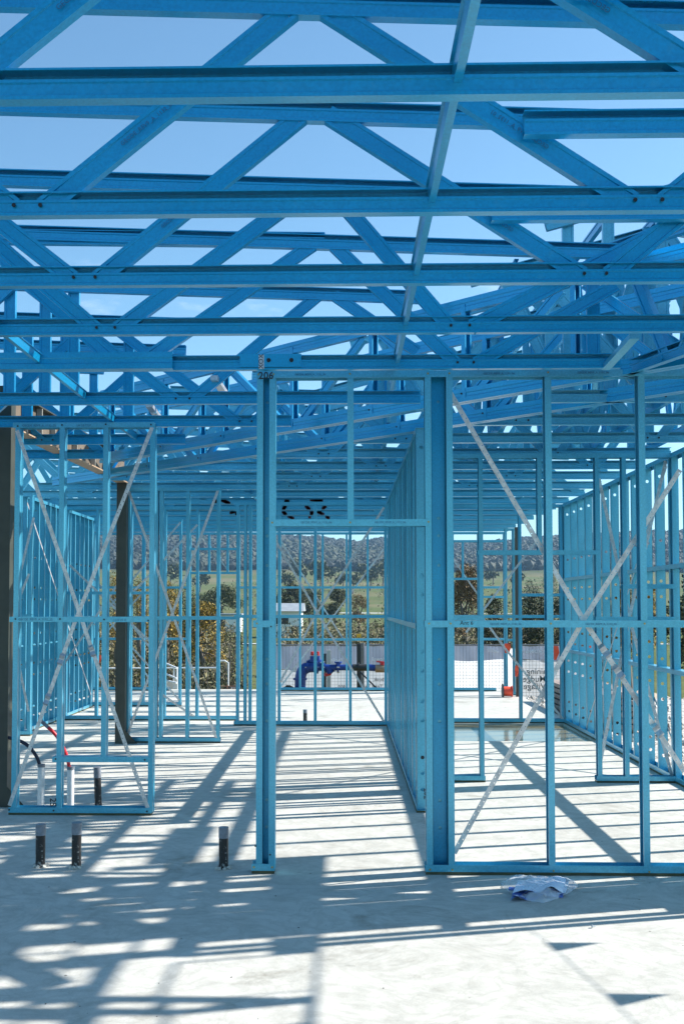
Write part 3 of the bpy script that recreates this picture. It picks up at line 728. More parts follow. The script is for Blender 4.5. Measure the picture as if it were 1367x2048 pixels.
along(3.20, .010, .28).build('beam_web', simple('brown primed beam', (.09, .07, .05), (.16, .125, .09), 5, .6), fr)
along(3.348, .12, .012).build('beam_flange', COLUMN, fr)
along(3.052, .13, .012).build('beam_flange', BEAMUNDER, fr)
for q in (.07, .17, .27, .45, .62):
    p = BA.lerp(BB, q); MB().box(p.x+.007, p.x+.058, p.y, p.y+.012, 3.061, 3.338).build('stiffener', simple('lit stiffener tone', (.30, .29, .25), (.42, .41, .36), 5, .6), fr)  # pale tone puts the light on these plates into their colour
oc = tag(MB().box(XX(1030, 19.9), XX(1036, 19.9), 19.87, 19.95, 0, 3.0).build('steel_column', COLUMN, origin=(3.0, 19.9, 0)), 'slim dark column by the rear corner, right of the red cable reel', 'column')

# ------------------------------------------------------------------ slab
SL = MB()
def top(x0, x1, y0, y1, z): SL.quad((x0, y0, z), (x1, y0, z), (x1, y1, z), (x0, y1, z))
xe0, xe1 = -7.0, 3.12; rx0, rx1, ry0, ry1 = .72, 2.96, 13.35, 15.36
top(xe0, 6.5, -12, 6.6, 0); top(xe0, xe1, 6.6, ry0, 0); top(xe0, rx0, ry0, ry1, 0); top(rx1, xe1, ry0, ry1, 0); top(xe0, xe1, ry1, 21.5, 0)
top(rx0, rx1, ry0, ry1, -.05)
SL.quad((rx0, ry0, -.05), (rx0, ry1, -.05), (rx0, ry1, 0), (rx0, ry0, 0)); SL.quad((rx1, ry0, 0), (rx1, ry1, 0), (rx1, ry1, -.05), (rx1, ry0, -.05))
SL.quad((rx0, ry1, 0), (rx0, ry1, -.05), (rx1, ry1, -.05), (rx1, ry1, 0)); SL.quad((rx0, ry0, -.05), (rx0, ry0, 0), (rx1, ry0, 0), (rx1, ry0, -.05))
SL.quad((xe1, 6.6, 0), (xe1, 6.6, -.4), (xe1, 21.5, -.4), (xe1, 21.5, 0)); SL.quad((xe0, 21.5, 0), (xe1, 21.5, 0), (xe1, 21.5, -1.3), (xe0, 21.5, -1.3))
SL.quad((xe1, 6.6, 0), (6.5, 6.6, 0), (6.5, 6.6, -.4), (xe1, 6.6, -.4)); SL.quad((xe0, -12, 0), (xe0, 21.5, 0), (xe0, 21.5, -1.3), (xe0, -12, -1.3)); SL.quad((6.5, -12, 0), (6.5, -12, -.4), (6.5, 6.6, -.4), (6.5, 6.6, 0))
tag(SL.build('floor', CONC), kind='structure')
# puddle with an uneven edge
pts = []
for k in range(40):
    x = rx0+.003+(rx1-rx0-.006)*k/39; pts.append((x, ry0+.12+.10*noise.noise(V((x*1.7, 3, 0))), -.022))
mb = MB(); mb.v = [(rx0+.003, ry1-.003, -.022)]+pts+[(rx1-.003, ry1-.003, -.022)]; mb.f = [tuple(range(len(mb.v)))[::-1]]
tag(mb.build('puddle', WATER), kind='structure')
# dark olive strips under bottom plates come with each wall frame
# pipes ------------------------------------------------------------
def stub(px, py_top, py_base, label, w=18, body=None, lean=0):
    g = gnd(px, py_base); h = ZZ(py_top, g.y-.0, px); r = w/2*g.y/F
    t = thing('pipe_stub', (g.x, g.y, 0), label, 'pipe', 'capped pipes standing in the slab')
    a = V((g.x, g.y, 0)); b = V((g.x+lean, g.y, h)); c = a.lerp(b, .74)
    MB().cyl(a, c, r, 24).build('sleeve', body or SLEEVE, t, smooth=False)
    mb = MB().cyl(c, b, r*1.06, 24); n = len(mb.v)
    mb.build('tape_cap', TAPE, t)
    mb = MB(); 
    for k in range(9):
        a_ = R(0, 6.28); q = a+V((math.cos(a_)*r*1.3, math.sin(a_)*r*1.3, 0)); mb.beam(q, q+V((R(-.02, .02), R(-.02, .02), .010)), (1, .3, 0), .02, .016)
    mb.build('mortar_crumb', CONC, t)
    return t
stub(81, 1648, 1733, 'left one of two short black pipes with grey tape caps standing close together', 19)
stub(153, 1645, 1735, 'right one of two short black pipes standing close together, plaster smeared at its foot', 19)
stub(447, 1654, 1737, 'short black pipe with grey tape cap beside the 206 post', 19)
stub(197, 1534, 1616, 'black pipe with grey tape cap behind the bottom plate of frame 25', 14, lean=-.012)
stub(610, 1419, 1446, 'small black pipe with grey cap on the floor beyond the hallway end', 8)
def whites(px, py_top, py_base, label, tubepts, mat, endm):
    g = gnd(px, py_base); h = ZZ(py_top, g.y, px); r = 7*g.y/F
    t = thing('white_conduit', (g.x, g.y, 0), label, 'conduit', 'white conduits inside frame 25')
    MB().cyl((g.x, g.y, 0), (g.x, g.y, h*.93), r, 20).build('sleeve', WHITEP, t)
    MB().cyl((g.x, g.y, h*.93), (g.x, g.y, h), r*1.08, 20).build('tape_cap', TAPE, t)
    P = [at(a, b, g.y) for a, b in tubepts]
    # smooth by subdivision
    for _ in range(3):
        Q = [P[0]]
        for a, b in zip(P, P[1:]): Q += [a.lerp(b, .25), a.lerp(b, .75)]
        P = Q+[P[-1]]
    MB().tube(P, .014, 10).build('tube', mat, t, smooth=True)
    d = (P[-1]-P[-3]).normalized(); MB().cyl(P[-1], P[-1]+d*.09, .0145, 10).build('tube_end', endm, t)
whites(82, 1528, 1614, 'white conduit with a dark blue tube bending left', [(80, 1530), (74, 1512), (55, 1488), (30, 1478), (12, 1474)], BLUET, WHITEP)
whites(141, 1533, 1615, 'white conduit with a red tube bending up to the left', [(139, 1535), (134, 1510), (120, 1480), (107, 1464), (97, 1455)], REDT, TAPE)
# loose screw and crumbs on the floor
g = gnd(1183, 1856)
sc = thing('loose_screw', g, 'single loose screw lying on the sunlit floor', 'screw')
MB().cyl(g+V((0, 0, .008)), g+V((.022, .006, .006)), .003, 8, .001).build('shank', GALV, sc); MB().cyl(g+V((-.002, 0, .009)), g+V((.002, .0005, .0085)), .008, 8).build('head', GALV, sc)

random.seed(44)
mb = MB()
for k in range(70):
    g_ = gnd(R(-20, 1380), R(1475, 2060)); s_ = R(.001, .0028)
    mb.beam(g_+V((0, 0, s_*.5)), g_+V((R(-1, 1)*s_*3, R(-1, 1)*s_*3, s_*.6)), (0, 0, 1), s_, s_)
tag(mb.build('floor_grit', BOLT), 'scattered dark grit and swarf on the floor', 'grit', kind='stuff')
# plastic bag with folded papers ------------------------------------
def bag():
    c = gnd(1078, 1785); c = V((c.x, c.y, 0))
    t = thing('plastic_bag', c, 'clear plastic bag with folded white and blue papers on the floor', 'plastic bag')
    m, nt, b = mk('thin clear plastic'); b.inputs['Base Color'].default_value = (.82, .85, .9, 1); b.inputs['Roughness'].default_value = .12
    b.inputs['Alpha'].default_value = .45; b.inputs['Specular IOR Level'].default_value = .9
    outline = [(1003, 1768), (1012, 1778), (1028, 1790), (1052, 1801), (1085, 1806), (1112, 1798), (1137, 1785), (1152, 1774), (1143, 1762), (1118, 1757), (1085, 1757), (1050, 1757), (1022, 1760)]
    O = [gnd(*p) for p in outline]; n = 120; ring = []
    for k in range(n):
        f = k/n*len(O); i = int(f); ring.append(O[i].lerp(O[(i+1) % len(O)], f-i))
    def dome(scale, hmax, nz, seed, z0=.002, crease=1.):
        mb = MB(); rows = 36
        for j in range(rows+1):
            s_ = 1-j/rows
            for p in ring:
                q = c+(p-c)*scale*(s_*.97+.03); hh = hmax*(1-s_**3.2)
                w = noise.noise(V((q.x*7, q.y*7, seed)))*nz*min(1, (1-s_)*4)+(.35-abs(noise.noise(V((q.x*14+q.y*6, q.y*11, seed+4)))))*nz*1.3*crease*min(1, (1-s_)*5)+(.25-abs(noise.noise(V((q.x*30-q.y*22, q.y*20, seed)))))*nz*.5
                mb.v.append((q.x, q.y, max(z0, z0+hh+w)))
        for j in range(rows):
            for k in range(n):
                mb.f.append((j*n+k, j*n+(k+1) % n, (j+1)*n+(k+1) % n, (j+1)*n+k))
        mb.f.append(tuple(range(rows*n, rows*n+n)))
        return mb
    dome(1.06, .045, .024, 1.3).build('plastic_film', m, t, smooth=True)
    paper = simple('folded paper', (.62, .66, .80), (.80, .82, .88), 14, .6)
    blue = simple('blue print paper', (.05, .12, .45), (.16, .26, .62), 20, .5)
    # stack of folded sheets: rolled edge facing the camera
    for k, (off, hz_, mt, wd) in enumerate(((0, .012, blue, .30), (.012, .022, paper, .31), (.02, .033, blue, .27), (.03, .044, paper, .29))):
        mb = MB(); K = 16
        for i in range(K+1):
            x = -.15+wd*i/K+off*.3
            for jj in range(9):
                yv = -.17+off+.30*jj/8; zz = hz_+.006*math.sin(i*.9+k)+(.012*math.sin(i*.7+k*2) if jj == 0 else 0)-max(0, abs(x)-.12)*.12
                p = c+V((x+yv*.25, yv*.95+x*.30, zz)); mb.v.append(tuple(p))
        for i in range(K):
            for jj in range(8):
                a = i*9+jj; mb.f.append((a, a+9, a+10, a+1))
        mb.build('folded_paper', mt, t, smooth=True)
    # curled front edges
    for k, (px, py, L, rr, mt) in enumerate(((1018, 1788, .16, .011, blue), (1050, 1792, .12, .014, paper), (1060, 1794, .10, .009, blue))):
        p = gnd(px, py)+V((0, .03, .02)); d = V((.93, -.12+.1*k, .0)).normalized()
        mb = MB(); K = 14; vs = []
        for e in (0, 1):
            for i in range(K):
                a = i*.42+1; r_ = rr*(1-.04*i); vs.append(p+d*L*e+V((0, math.cos(a)*r_*1.8, math.sin(a)*r_)))
        mb.v = [tuple(q) for q in vs]; mb.f = [(i, i+1, K+i+1, K+i) for i in range(K-1)]
        mb.build('curled_paper', mt, t, smooth=True)
bag()
# ================================================================== OUTSIDE
def lerp_tab(tab, x):
    if x <= tab[0][0]: return tab[0][1]
    for (a, b), (c, d) in zip(tab, tab[1:]):
        if x <= c:
            f = (x-a)/(c-a); return b+(d-b)*f
    return tab[-1][1]
RIDGE = [(-.40, 1058), (-.23, 1068), (-.16, 1062), (-.12, 1072), (-.06, 1077), (-.02, 1082), (.012, 1092), (.03, 1084), (.08, 1090), (.12, 1094), (.16, 1084), (.3, 1068), (.5, 1060)]
PROF = [(0, 0), (20, 0), (24, -1.0), (60, -1.05), (150, -1.3), (240, -.8), (320, 1.5), (450, 8.5), (600, 16), (800, 30), (1050, 55), (1300, 76), (1500, 70), (2200, 40), (4000, 30)]
def hgt(x, y):
    r = lerp_tab(RIDGE, x/max(y, 1)); zr = EYE+(1212-r)*1300/F
    z = lerp_tab(PROF, y)
    if y > 450:
        k = min(1, (y-450)/850); z = z*(1-k)+z*(zr/76)*k
        z += 9*k*noise.noise(V((x*.006, y*.004, 1)))*(1 if y < 1150 else max(0, 1-(y-1150)/150))
    if y > 60: z += .5*noise.noise(V((x*.02, y*.02, 5)))*min(1, (y-60)/200)
    return z-(.0 if y > 23 else 0)
def ground_mat():
    m, nt, b = mk('grass and paddock')
    tc = N(nt, 'ShaderNodeTexCoord')
    def nz(s, d=6, r=.6):
        n = N(nt, 'ShaderNodeTexNoise'); n.inputs['Scale'].default_value = s; n.inputs['Detail'].default_value = d; n.inputs['Roughness'].default_value = r
        nt.links.new(tc.outputs['Object'], n.inputs[0]); return n
    a = nz(.012, 5); f = nz(1.2, 8, .7); sp = N(nt, 'ShaderNodeSeparateXYZ'); nt.links.new(tc.outputs['Object'], sp.inputs[0])
    r1 = ramp(nt, [(.38, (.155, .14, .07)), (.5, (.095, .125, .04)), (.62, (.18, .16, .09))]); nt.links.new(a.outputs[0], r1.inputs[0])
    r2 = ramp(nt, [(.3, (.55, .55, .5)), (.7, (1.1, 1.1, 1.0))]); nt.links.new(f.outputs[0], r2.inputs[0])
    mx = N(nt, 'ShaderNodeMixRGB', blend_type='MULTIPLY'); mx.inputs[0].default_value = 1; nt.links.new(r1.outputs[0], mx.inputs[1]); nt.links.new(r2.outputs[0], mx.inputs[2])
    # wooded slopes have dark leaf litter
    mr = N(nt, 'ShaderNodeMapRange'); mr.inputs['From Min'].default_value = 650; mr.inputs['From Max'].default_value = 780
    nt.links.new(sp.outputs[1], mr.inputs[0])
    m2 = N(nt, 'ShaderNodeMixRGB'); nt.links.new(mr.outputs[0], m2.inputs[0]); nt.links.new(mx.outputs[0], m2.inputs[1]); m2.inputs[2].default_value = (.035, .036, .028, 1)
    nt.links.new(m2.outputs[0], b.inputs['Base Color']); b.inputs['Roughness'].default_value = 1; b.inputs['Specular IOR Level'].default_value = .1
    return m
GM = ground_mat()
ys = [21.5, 22, 23, 24.5, 27, 30, 34, 40, 48, 58, 70, 85, 100, 120, 140, 165, 195, 230, 270, 310, 350, 390, 430, 480]+[480+35*i for i in range(1, 31)]+[1700, 2000, 2500, 3200, 4000]
mb = MB(); NX = 120
for y in ys:
    for i in range(NX+1):
        t_ = (i/NX-.5)*2; x = t_*(abs(t_)*.55+.45)*(y*.75+30)
        mb.v.append((x, y, hgt(x, y)))
for j in range(len(ys)-1):
    for i in range(NX):
        a = j*(NX+1)+i; mb.f.append((a, a+1, a+NX+2, a+NX+1))
# near ground beside and behind the slab
b0 = len(mb.v); mb.v += [(3.125, 6.6, -.16), (60, 6.6, -.3), (60, 21.6, -.9), (3.125, 21.6, -.55)]; mb.f.append((b0, b0+1, b0+2, b0+3))
b0 = len(mb.v); mb.v += [(-60, -60, -1.3), (-7, -60, -1.3), (-7, 21.6, -1.1), (-60, 21.6, -1.1)]; mb.f.append((b0, b0+1, b0+2, b0+3))
b0 = len(mb.v); mb.v += [(-7, -60, -1.3), (6.5, -60, -1.3), (6.5, -12, -1.3), (-7, -12, -1.3)]; mb.f.append((b0, b0+1, b0+2, b0+3))
b0 = len(mb.v); mb.v += [(6.5, -60, -.4), (60, -60, -.4), (60, 6.6, -.3), (6.5, 6.6, -.3)]; mb.f.append((b0, b0+1, b0+2, b0+3))
gr = mb.build('ground', GM, smooth=True); tag(gr, kind='structure')
GRAV = simple('pale gravel', (.18, .16, .14), (.62, .58, .53), 9, .95, bump=.6, detail=8)
mb = MB().quad((3.13, 6.6, -.14), (14, 6.6, -.18), (14, 22.5, -.3), (3.13, 22.5, -.22)); tag(mb.build('gravel_yard', GRAV), kind='structure')
# loose stones on the gravel
mb = MB(); random.seed(3)
for k in range(1500):
    y = R(7, 22); x = 3.2+abs(random.gauss(0, 1))*1.8; s_ = R(.015, .06); z = -.17
    o = len(mb.v); 
    for dx, dy, dz in ((1, 0, 0), (-1, 0, 0), (0, 1, 0), (0, -1, 0), (0, 0, .8), (0, 0, -.6)): mb.v.append((x+dx*s_*R(.6, 1.2), y+dy*s_*R(.6, 1.2), z+dz*s_*R(.6, 1.2)))
    for a, b in ((0, 2), (2, 1), (1, 3), (3, 0)): mb.f.append((o+a, o+b, o+4)); mb.f.append((o+b, o+a, o+5))
tag(mb.build('gravel_stones', GRAV), 'pale loose stones on the yard to the right of the slab', 'gravel', kind='stuff')
# pale path and site road
PATH = simple('pale concrete path', (.50, .49, .46), (.62, .60, .57), 3, .8)
DIRT = simple('sandy earth', (.36, .27, .18), (.50, .40, .29), 2, .9, bump=.4)
def sheet(name, pts, mat, dz=.02):
    mb = MB()
    for (a, b, c, d) in pts: mb.quad(*[(p[0], p[1], hgt(p[0], p[1])+dz) for p in (a, b, c, d)])
    return tag(mb.build(name, mat), kind='structure')
sheet('path', [((-9+i*.9, 24.6), (-9+(i+1)*.9, 24.6), (-9+(i+1)*.9, 25.7), (-9+i*.9, 25.7)) for i in range(11)], PATH)
sheet('road', [((-30+i*4, 78), (-26+i*4, 78), (-26+i*4, 79.4), (-30+i*4, 79.4)) for i in range(20)]+[((-4+i*8, 260), (4+i*8, 260), (4+i*8, 263), (-4+i*8, 263)) for i in range(8)], PATH, .05)
sheet('site_earth', [((1.2+i, 24.4), (2.2+i, 24.4), (2.2+i, 36), (1.2+i, 36)) for i in range(8)], DIRT, .03)

# foliage ----------------------------------------------------------
def leafmat(name, c1, c2, c3):
    m, nt, b = mk(name)
    g_ = N(nt, 'ShaderNodeNewGeometry'); r = ramp(nt, [(.0, c1), (.5, c2), (1, c3)])
    nt.links.new(g_.outputs['Random Per Island'], r.inputs[0]); nt.links.new(r.outputs[0], b.inputs['Base Color'])
    b.inputs['Roughness'].default_value = .7; b.inputs['Specular IOR Level'].default_value = .25
    return m
WATTLE = leafmat('golden wattle foliage', (.06, .06, .018), (.22, .15, .03), (.46, .30, .06))
GUM = leafmat('grey green gum foliage', (.022, .032, .012), (.06, .075, .03), (.13, .13, .06))
DARKF = leafmat('dark evergreen foliage', (.012, .018, .008), (.035, .045, .018), (.10, .10, .045))
BROWN = leafmat('bronze autumn foliage', (.05, .035, .018), (.14, .09, .04), (.28, .18, .08))
SCRUBM = leafmat('olive scrub', (.04, .032, .022), (.12, .10, .055), (.24, .21, .10))
BARK = simple('grey brown bark', (.09, .075, .06), (.20, .17, .14), 6, .9, bump=.5, stretch=(1, 1, .2))
def leaves(mb, c, rad, n, size):
    for _ in range(n):
        d = V((random.gauss(0, 1), random.gauss(0, 1), random.gauss(0, 1))).normalized()
        r = R(.35, 1.08)**.6
        p = V(c)+V((d.x*rad[0]*r, d.y*rad[1]*r, d.z*rad[2]*r))
        a = V((R(-1, 1), R(-1, 1), R(-1, 1))).normalized(); b_ = a.orthogonal().normalized(); s_ = size*R(.5, 1.3)
        b_ = (b_*math.cos(1.3*_)+a.cross(b_)*math.sin(1.3*_))
        cc = a.cross(b_)
        mb.quad(p+b_*s_, p+cc*s_*.45, p-b_*s_, p-cc*s_*.45)
def tree(px, Y, pytop, wpx, mat, label, n=900, pybase=None, name='tree', group='trees beyond the building', sparse=1.0, cat='tree'):
    x = XX(px, Y); z0 = hgt(x, Y); zt = ZZ(pytop, Y, px); w = wpx*Y/F/2; H = zt-z0
    t = thing(name, (x, Y, z0), label, cat, group)
    tr = MB(); base = V((x, Y, z0-.1)); P = [base, V((x+R(-.05, .05)*H, Y, z0+H*.3)), V((x+R(-.08, .08)*H, Y, z0+H*.62))]
    r0 = H*.022+.02
    tr.tube(P, [r0*1.4, r0, r0*.5], 7)
    lm = MB(); k = 9
    for i in range(k):
        a = 2*math.pi*i/k+R(-.4, .4); hh = R(.32, .88); sp_ = w*(.25+.5*R(.5, 1))*(1-abs(hh-.55)*.8)
        c = V((x+math.cos(a)*sp_, Y+math.sin(a)*sp_, z0+H*hh))
        tr.tube([P[1].lerp(P[2], R(0, 1)), (P[1]+c)/2+V((0, 0, .06*H)), c], [r0*.45, r0*.3, r0*.12], 5)
        leaves(lm, c, (w*R(.3, .52), w*R(.3, .52), H*R(.09, .2)), int(n*2.2/k), max(.02, w*.062)*sparse)
    leaves(lm, V((x, Y, z0+H*.85)), (w*.4, w*.4, H*.15), n//3, max(.02, w*.062)*sparse)
    tr.build('trunk', BARK, t, smooth=True); lm.build('crown', mat, t)
random.seed(11)
TR = [
 (236, 40, 1148, 62, WATTLE, 'golden flowering wattle, seen between frame 25 and the olive column', 1500),
 (286, 43, 1155, 60, WATTLE, 'golden flowering wattle just right of the olive column'),
 (335, 39, 1160, 76, WATTLE, 'broad golden wattle behind the narrow frame with long straps', 1700),
 (402, 36, 1200, 95, WATTLE, 'bushy golden wattle reaching lowest, left of the hallway corner post', 2000),
 (60, 42, 1150, 110, GUM, 'grey green gum at the far left behind frame 25', 1500),
 (140, 44, 1158, 90, GUM, 'dull gum between the first two studs of frame 25', 1500),
 (365, 44, 1165, 70, GUM, 'grey green gum rising between two golden wattles', 1400),
 (447, 130, 1168, 80, GUM, 'round dark gum on the slope above the bare shrubs', 1500),
 (415, 150, 1182, 50, GUM, 'smaller dark gum on the slope left of the round one', 1000),
 (585, 150, 1165, 70, DARKF, 'dark tree seen above the white house', 1600),
 (620, 170, 1172, 62, DARKF, 'dark tree right of the white house, between two studs', 1400),
 (668, 140, 1176, 62, DARKF, 'dense dark tree in the middle of the hallway view', 1700),
 (718, 120, 1188, 44, BROWN, 'round bronze tree standing in front of the green paddock', 1600),
 (928, 62, 1128, 84, BROWN, 'tall bronze green tree right of the front doorway post', 2600),
 (985, 50, 1192, 78, DARKF, 'dark evergreen behind the banner fence, left of the dark column', 2000),
 (1072, 48, 1182, 84, DARKF, 'dark evergreen behind the banner fence, right of the dark column', 2200),
 (1130, 50, 1190, 70, DARKF, 'dark evergreen at the right end of the banner fence', 1800),
 (1100, 210, 1140, 40, GUM, 'gum standing alone on the right hand paddock', 900),
 (1058, 260, 1158, 40, GUM, 'pair of rounded gums low on the right hand paddock', 900),
 (1255, 34, 1150, 130, WATTLE, 'yellow shrub seen through the right wall studs', 1800),
 (1400, 30, 1120, 170, DARKF, 'dark tree seen through the right wall studs', 1800),
]
for q in TR:
    n_ = q[6] if len(q) > 6 else 1200
    tree(q[0], q[1], q[2], q[3], q[4], q[5], n_)
# small trees dotted over the far paddocks
random.seed(5)
dots = [(575, 400, 1158), (600, 470, 1150), (640, 420, 1146), (655, 520, 1140), (685, 430, 1148), (705, 400, 1150), (722, 540, 1140), (740, 430, 1160), (765, 470, 1158), (610, 520, 1142), (590, 600, 1135), (670, 600, 1132), (750, 600, 1134), (985, 480, 1160), (1030, 430, 1165), (930, 500, 1150), (400, 420, 1165), (340, 450, 1165)]
where = ['first from the left', 'second from the left']
for i, (px, Y, top_) in enumerate(sorted(dots)):
    x = XX(px, Y); z0 = hgt(x, Y); H = R(7, 13); w = H*R(.4, .6)
    t = thing('paddock_tree', (x, Y, z0), 'small far tree on the pale paddocks below the hills, %s from the left' % ['first', 'second', 'third', 'fourth', 'fifth', 'sixth', 'seventh', 'eighth', 'ninth', 'tenth', 'eleventh', 'twelfth', 'thirteenth', 'fourteenth', 'fifteenth', 'sixteenth', 'seventeenth', 'eighteenth'][i], 'tree', 'small trees on the far paddocks')
    MB().tube([V((x, Y, z0-.3)), V((x+.3, Y, z0+H*.5))], [.35, .2], 6).build('trunk', BARK, t)
    lm = MB()
    for k in range(4): leaves(lm, V((x+R(-.5, .5)*w, Y+R(-.5, .5)*w, z0+H*R(.5, .8))), (w*.5, w*.5, H*.2), 60, H*.09)
    lm.build('crown', GUM, t)
# wooded hillside, one mass
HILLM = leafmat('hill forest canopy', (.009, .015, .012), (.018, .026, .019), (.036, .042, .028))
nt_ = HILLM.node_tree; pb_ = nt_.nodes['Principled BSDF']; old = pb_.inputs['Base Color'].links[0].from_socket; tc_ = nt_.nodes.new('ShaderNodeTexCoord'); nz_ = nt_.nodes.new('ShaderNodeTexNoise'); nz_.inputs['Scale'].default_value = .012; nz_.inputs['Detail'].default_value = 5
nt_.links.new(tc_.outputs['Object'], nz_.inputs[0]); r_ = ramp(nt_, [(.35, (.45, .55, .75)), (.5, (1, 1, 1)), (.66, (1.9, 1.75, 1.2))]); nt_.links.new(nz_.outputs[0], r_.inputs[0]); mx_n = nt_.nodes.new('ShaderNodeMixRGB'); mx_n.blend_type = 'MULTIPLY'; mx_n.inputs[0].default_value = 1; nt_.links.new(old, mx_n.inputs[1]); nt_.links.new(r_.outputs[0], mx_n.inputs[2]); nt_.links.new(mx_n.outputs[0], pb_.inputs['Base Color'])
fo = MB(); random.seed(9)
ico_v = []; ph = (1+5**.5)/2
for a, b in ((1, ph), (-1, ph), (1, -ph), (-1, -ph)): ico_v += [V((0, a, b)), V((a, b, 0)), V((b, 0, a))]
ico_v = [v.normalized() for v in ico_v]
import itertools
ico_f = [f for f in itertools.combinations(range(12), 3) if all((ico_v[f[i]]-ico_v[f[j]]).length < 1.1 for i, j in ((0, 1), (1, 2), (0, 2)))]
cnt = 0
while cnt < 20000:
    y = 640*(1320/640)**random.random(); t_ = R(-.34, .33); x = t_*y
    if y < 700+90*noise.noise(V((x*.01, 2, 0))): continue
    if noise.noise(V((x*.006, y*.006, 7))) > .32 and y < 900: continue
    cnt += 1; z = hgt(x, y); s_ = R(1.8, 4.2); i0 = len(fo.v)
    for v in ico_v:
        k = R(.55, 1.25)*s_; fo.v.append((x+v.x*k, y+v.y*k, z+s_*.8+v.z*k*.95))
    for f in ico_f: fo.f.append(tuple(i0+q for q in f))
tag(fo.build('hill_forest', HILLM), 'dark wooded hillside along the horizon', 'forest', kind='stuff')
# scrub behind the fence, uncountable
random.seed(13); mb = MB()
for k in range(6500):
    y = 29*(105/29)**random.random(); px = R(-40, 1250)
    if 470 < px < 560 or (px > 840 and y < 37): continue
    x = XX(px, y); 
    if 34 < y < 42 and px < 470 and random.random() < .5: continue
    s_ = R(.25, .7)*(.6+y/80); z = hgt(x, y)
    leaves(mb, V((x, y, z+s_*.7)), (s_*1.2, s_*1.2, s_*.9), 24, s_*.11)
tag(mb.build('scrub', SCRUBM), 'olive and straw coloured scrub behind the site fence', 'scrub', kind='stuff')
mb = MB()
for k in range(500):
    y = R(28, 36) if k % 2 else R(36, 42); px = R(120, 475) if k % 2 else R(900, 1150); x = XX(px, y); s_ = R(.25, .6); z = hgt(x, y)
    leaves(mb, V((x, y, z+s_*.8)), (s_, s_, s_*.9), 40, s_*.09)
tag(mb.build('undergrowth', DARKF), 'dark undergrowth below the wattles and evergreens', 'undergrowth', kind='stuff')
# bare shrub
bs = MB(); random.seed(2)
for k in range(26):
    x = XX(R(448, 478), 31); z = -1.0; p = V((x, 31, z)); pts = [p]
    d = V((R(-.5, .5), R(-.3, .3), 1)).normalized()
    for j in range(4): p = p+d*.42; d = (d+V((R(-.3, .3), R(-.2, .2), .1))).normalized(); pts.append(p)
    bs.tube(pts, [.016, .013, .010, .007, .004], 5)
tag(bs.build('bare_shrub', BARK, origin=(XX(462, 31), 31, -1)), 'leafless shrub of thin twigs left of the hallway corner post', 'shrub')

random.seed(31); mb = MB()
for k in range(420):
    y = 150*(470/150)**random.random(); t_ = R(-.27, .22)
    if noise.noise(V((t_*14, y*.012, 3))) < .02 and random.random() < .85: continue
    if .0 < t_ < .045 and 180 < y < 330: continue
    x = t_*y; s_ = R(1.2, 3.0)*(.5+y/500); z = hgt(x, y)
    leaves(mb, V((x, y, z+s_*.8)), (s_*1.3, s_*1.3, s_*.95), 46, s_*.13)
tag(mb.build('tree_belts', GUM), 'belts of dull green scrub and trees across the valley paddocks', 'tree belt', kind='stuff')
# white house --------------------------------------------------------
WALLM = simple('white render', (.68, .68, .66), (.78, .78, .76), 3, .8); ROOFM = simple('pale roof sheet', (.22, .24, .26), (.32, .34, .36), 3, .5)
DARKW = flat('dark window glass', (.03, .035, .04), .15)
hx, hy = XX(572, 96), 96; hz = hgt(hx, hy)
ho = thing('house', (hx, hy, hz), 'small white house with a low roof and dark windows beyond the scrub', 'house')
mb = MB(); mb.box(hx-1.7, hx+1.25, hy, hy+5, hz-.5, hz+2.3); mb.build('wall', WALLM, ho)
mb = MB(); mb.prism((hx-2.0, hy+2.5, hz+2.3), (hx+1.5, hy+2.5, hz+2.3), (0, 1, 0), [(-2.9, .003), (2.9, .003), (.3, .7), (-.3, .7)]); mb.build('roof', ROOFM, ho)
for a, b, c, d in ((-.9, .2, 1.2, 1.9), (-1.4, -.9, .1, .5), (.45, .95, -.2, 1.0)): MB().box(hx+a, hx+b, hy-.04, hy+.02, hz+c, hz+d).build('window', DARKW, ho)
hx2 = XX(432, 120); h2 = thing('house', (hx2, 120, hgt(hx2, 120)), 'long low farm shed with a dark opening, seen left of the hallway', 'shed')
z2 = hgt(hx2, 120); MB().box(hx2-2.5, hx2+2.5, 120, 124, z2, z2+1.8).build('wall', WALLM, h2); MB().box(hx2-2.8, hx2+2.8, 119.7, 124.3, z2+1.803, z2+2.0).build('roof', ROOFM, h2); MB().box(hx2-1.2, hx2+1.0, 119.95, 120.02, z2+.2, z2+1.4).build('opening', DARKW, h2)

# site fence with printed banner -------------------------------------
BANNER = simple('slate blue banner cloth', (.30, .34, .42), (.40, .44, .52), 2, .8, bump=.2)
BWHITE = simple('white banner cloth', (.62, .63, .64), (.74, .74, .74), 3, .8, bump=.2)
WIRE = flat('grey fence wire', (.20, .21, .22), .5, .5)
for m_, k_ in ((BANNER, .35), (BWHITE, .6)):
    nt_ = m_.node_tree; pb = nt_.nodes['Principled BSDF']; tl = nt_.nodes.new('ShaderNodeBsdfTranslucent'); ms_ = nt_.nodes.new('ShaderNodeMixShader'); ms_.inputs[0].default_value = k_
    tl.inputs[0].default_value = (.75, .75, .76, 1) if m_ is BWHITE else (.36, .40, .50, 1)
    nt_.links.new(pb.outputs[0], ms_.inputs[1]); nt_.links.new(tl.outputs[0], ms_.inputs[2]); nt_.links.new(ms_.outputs[0], nt_.nodes['Material Output'].inputs[0])
POST = flat('dark fence post', (.03, .03, .03), .5)
WINK = flat('white print', (.72, .74, .78), .7); GINK = flat('grey print', (.16, .17, .18), .7)
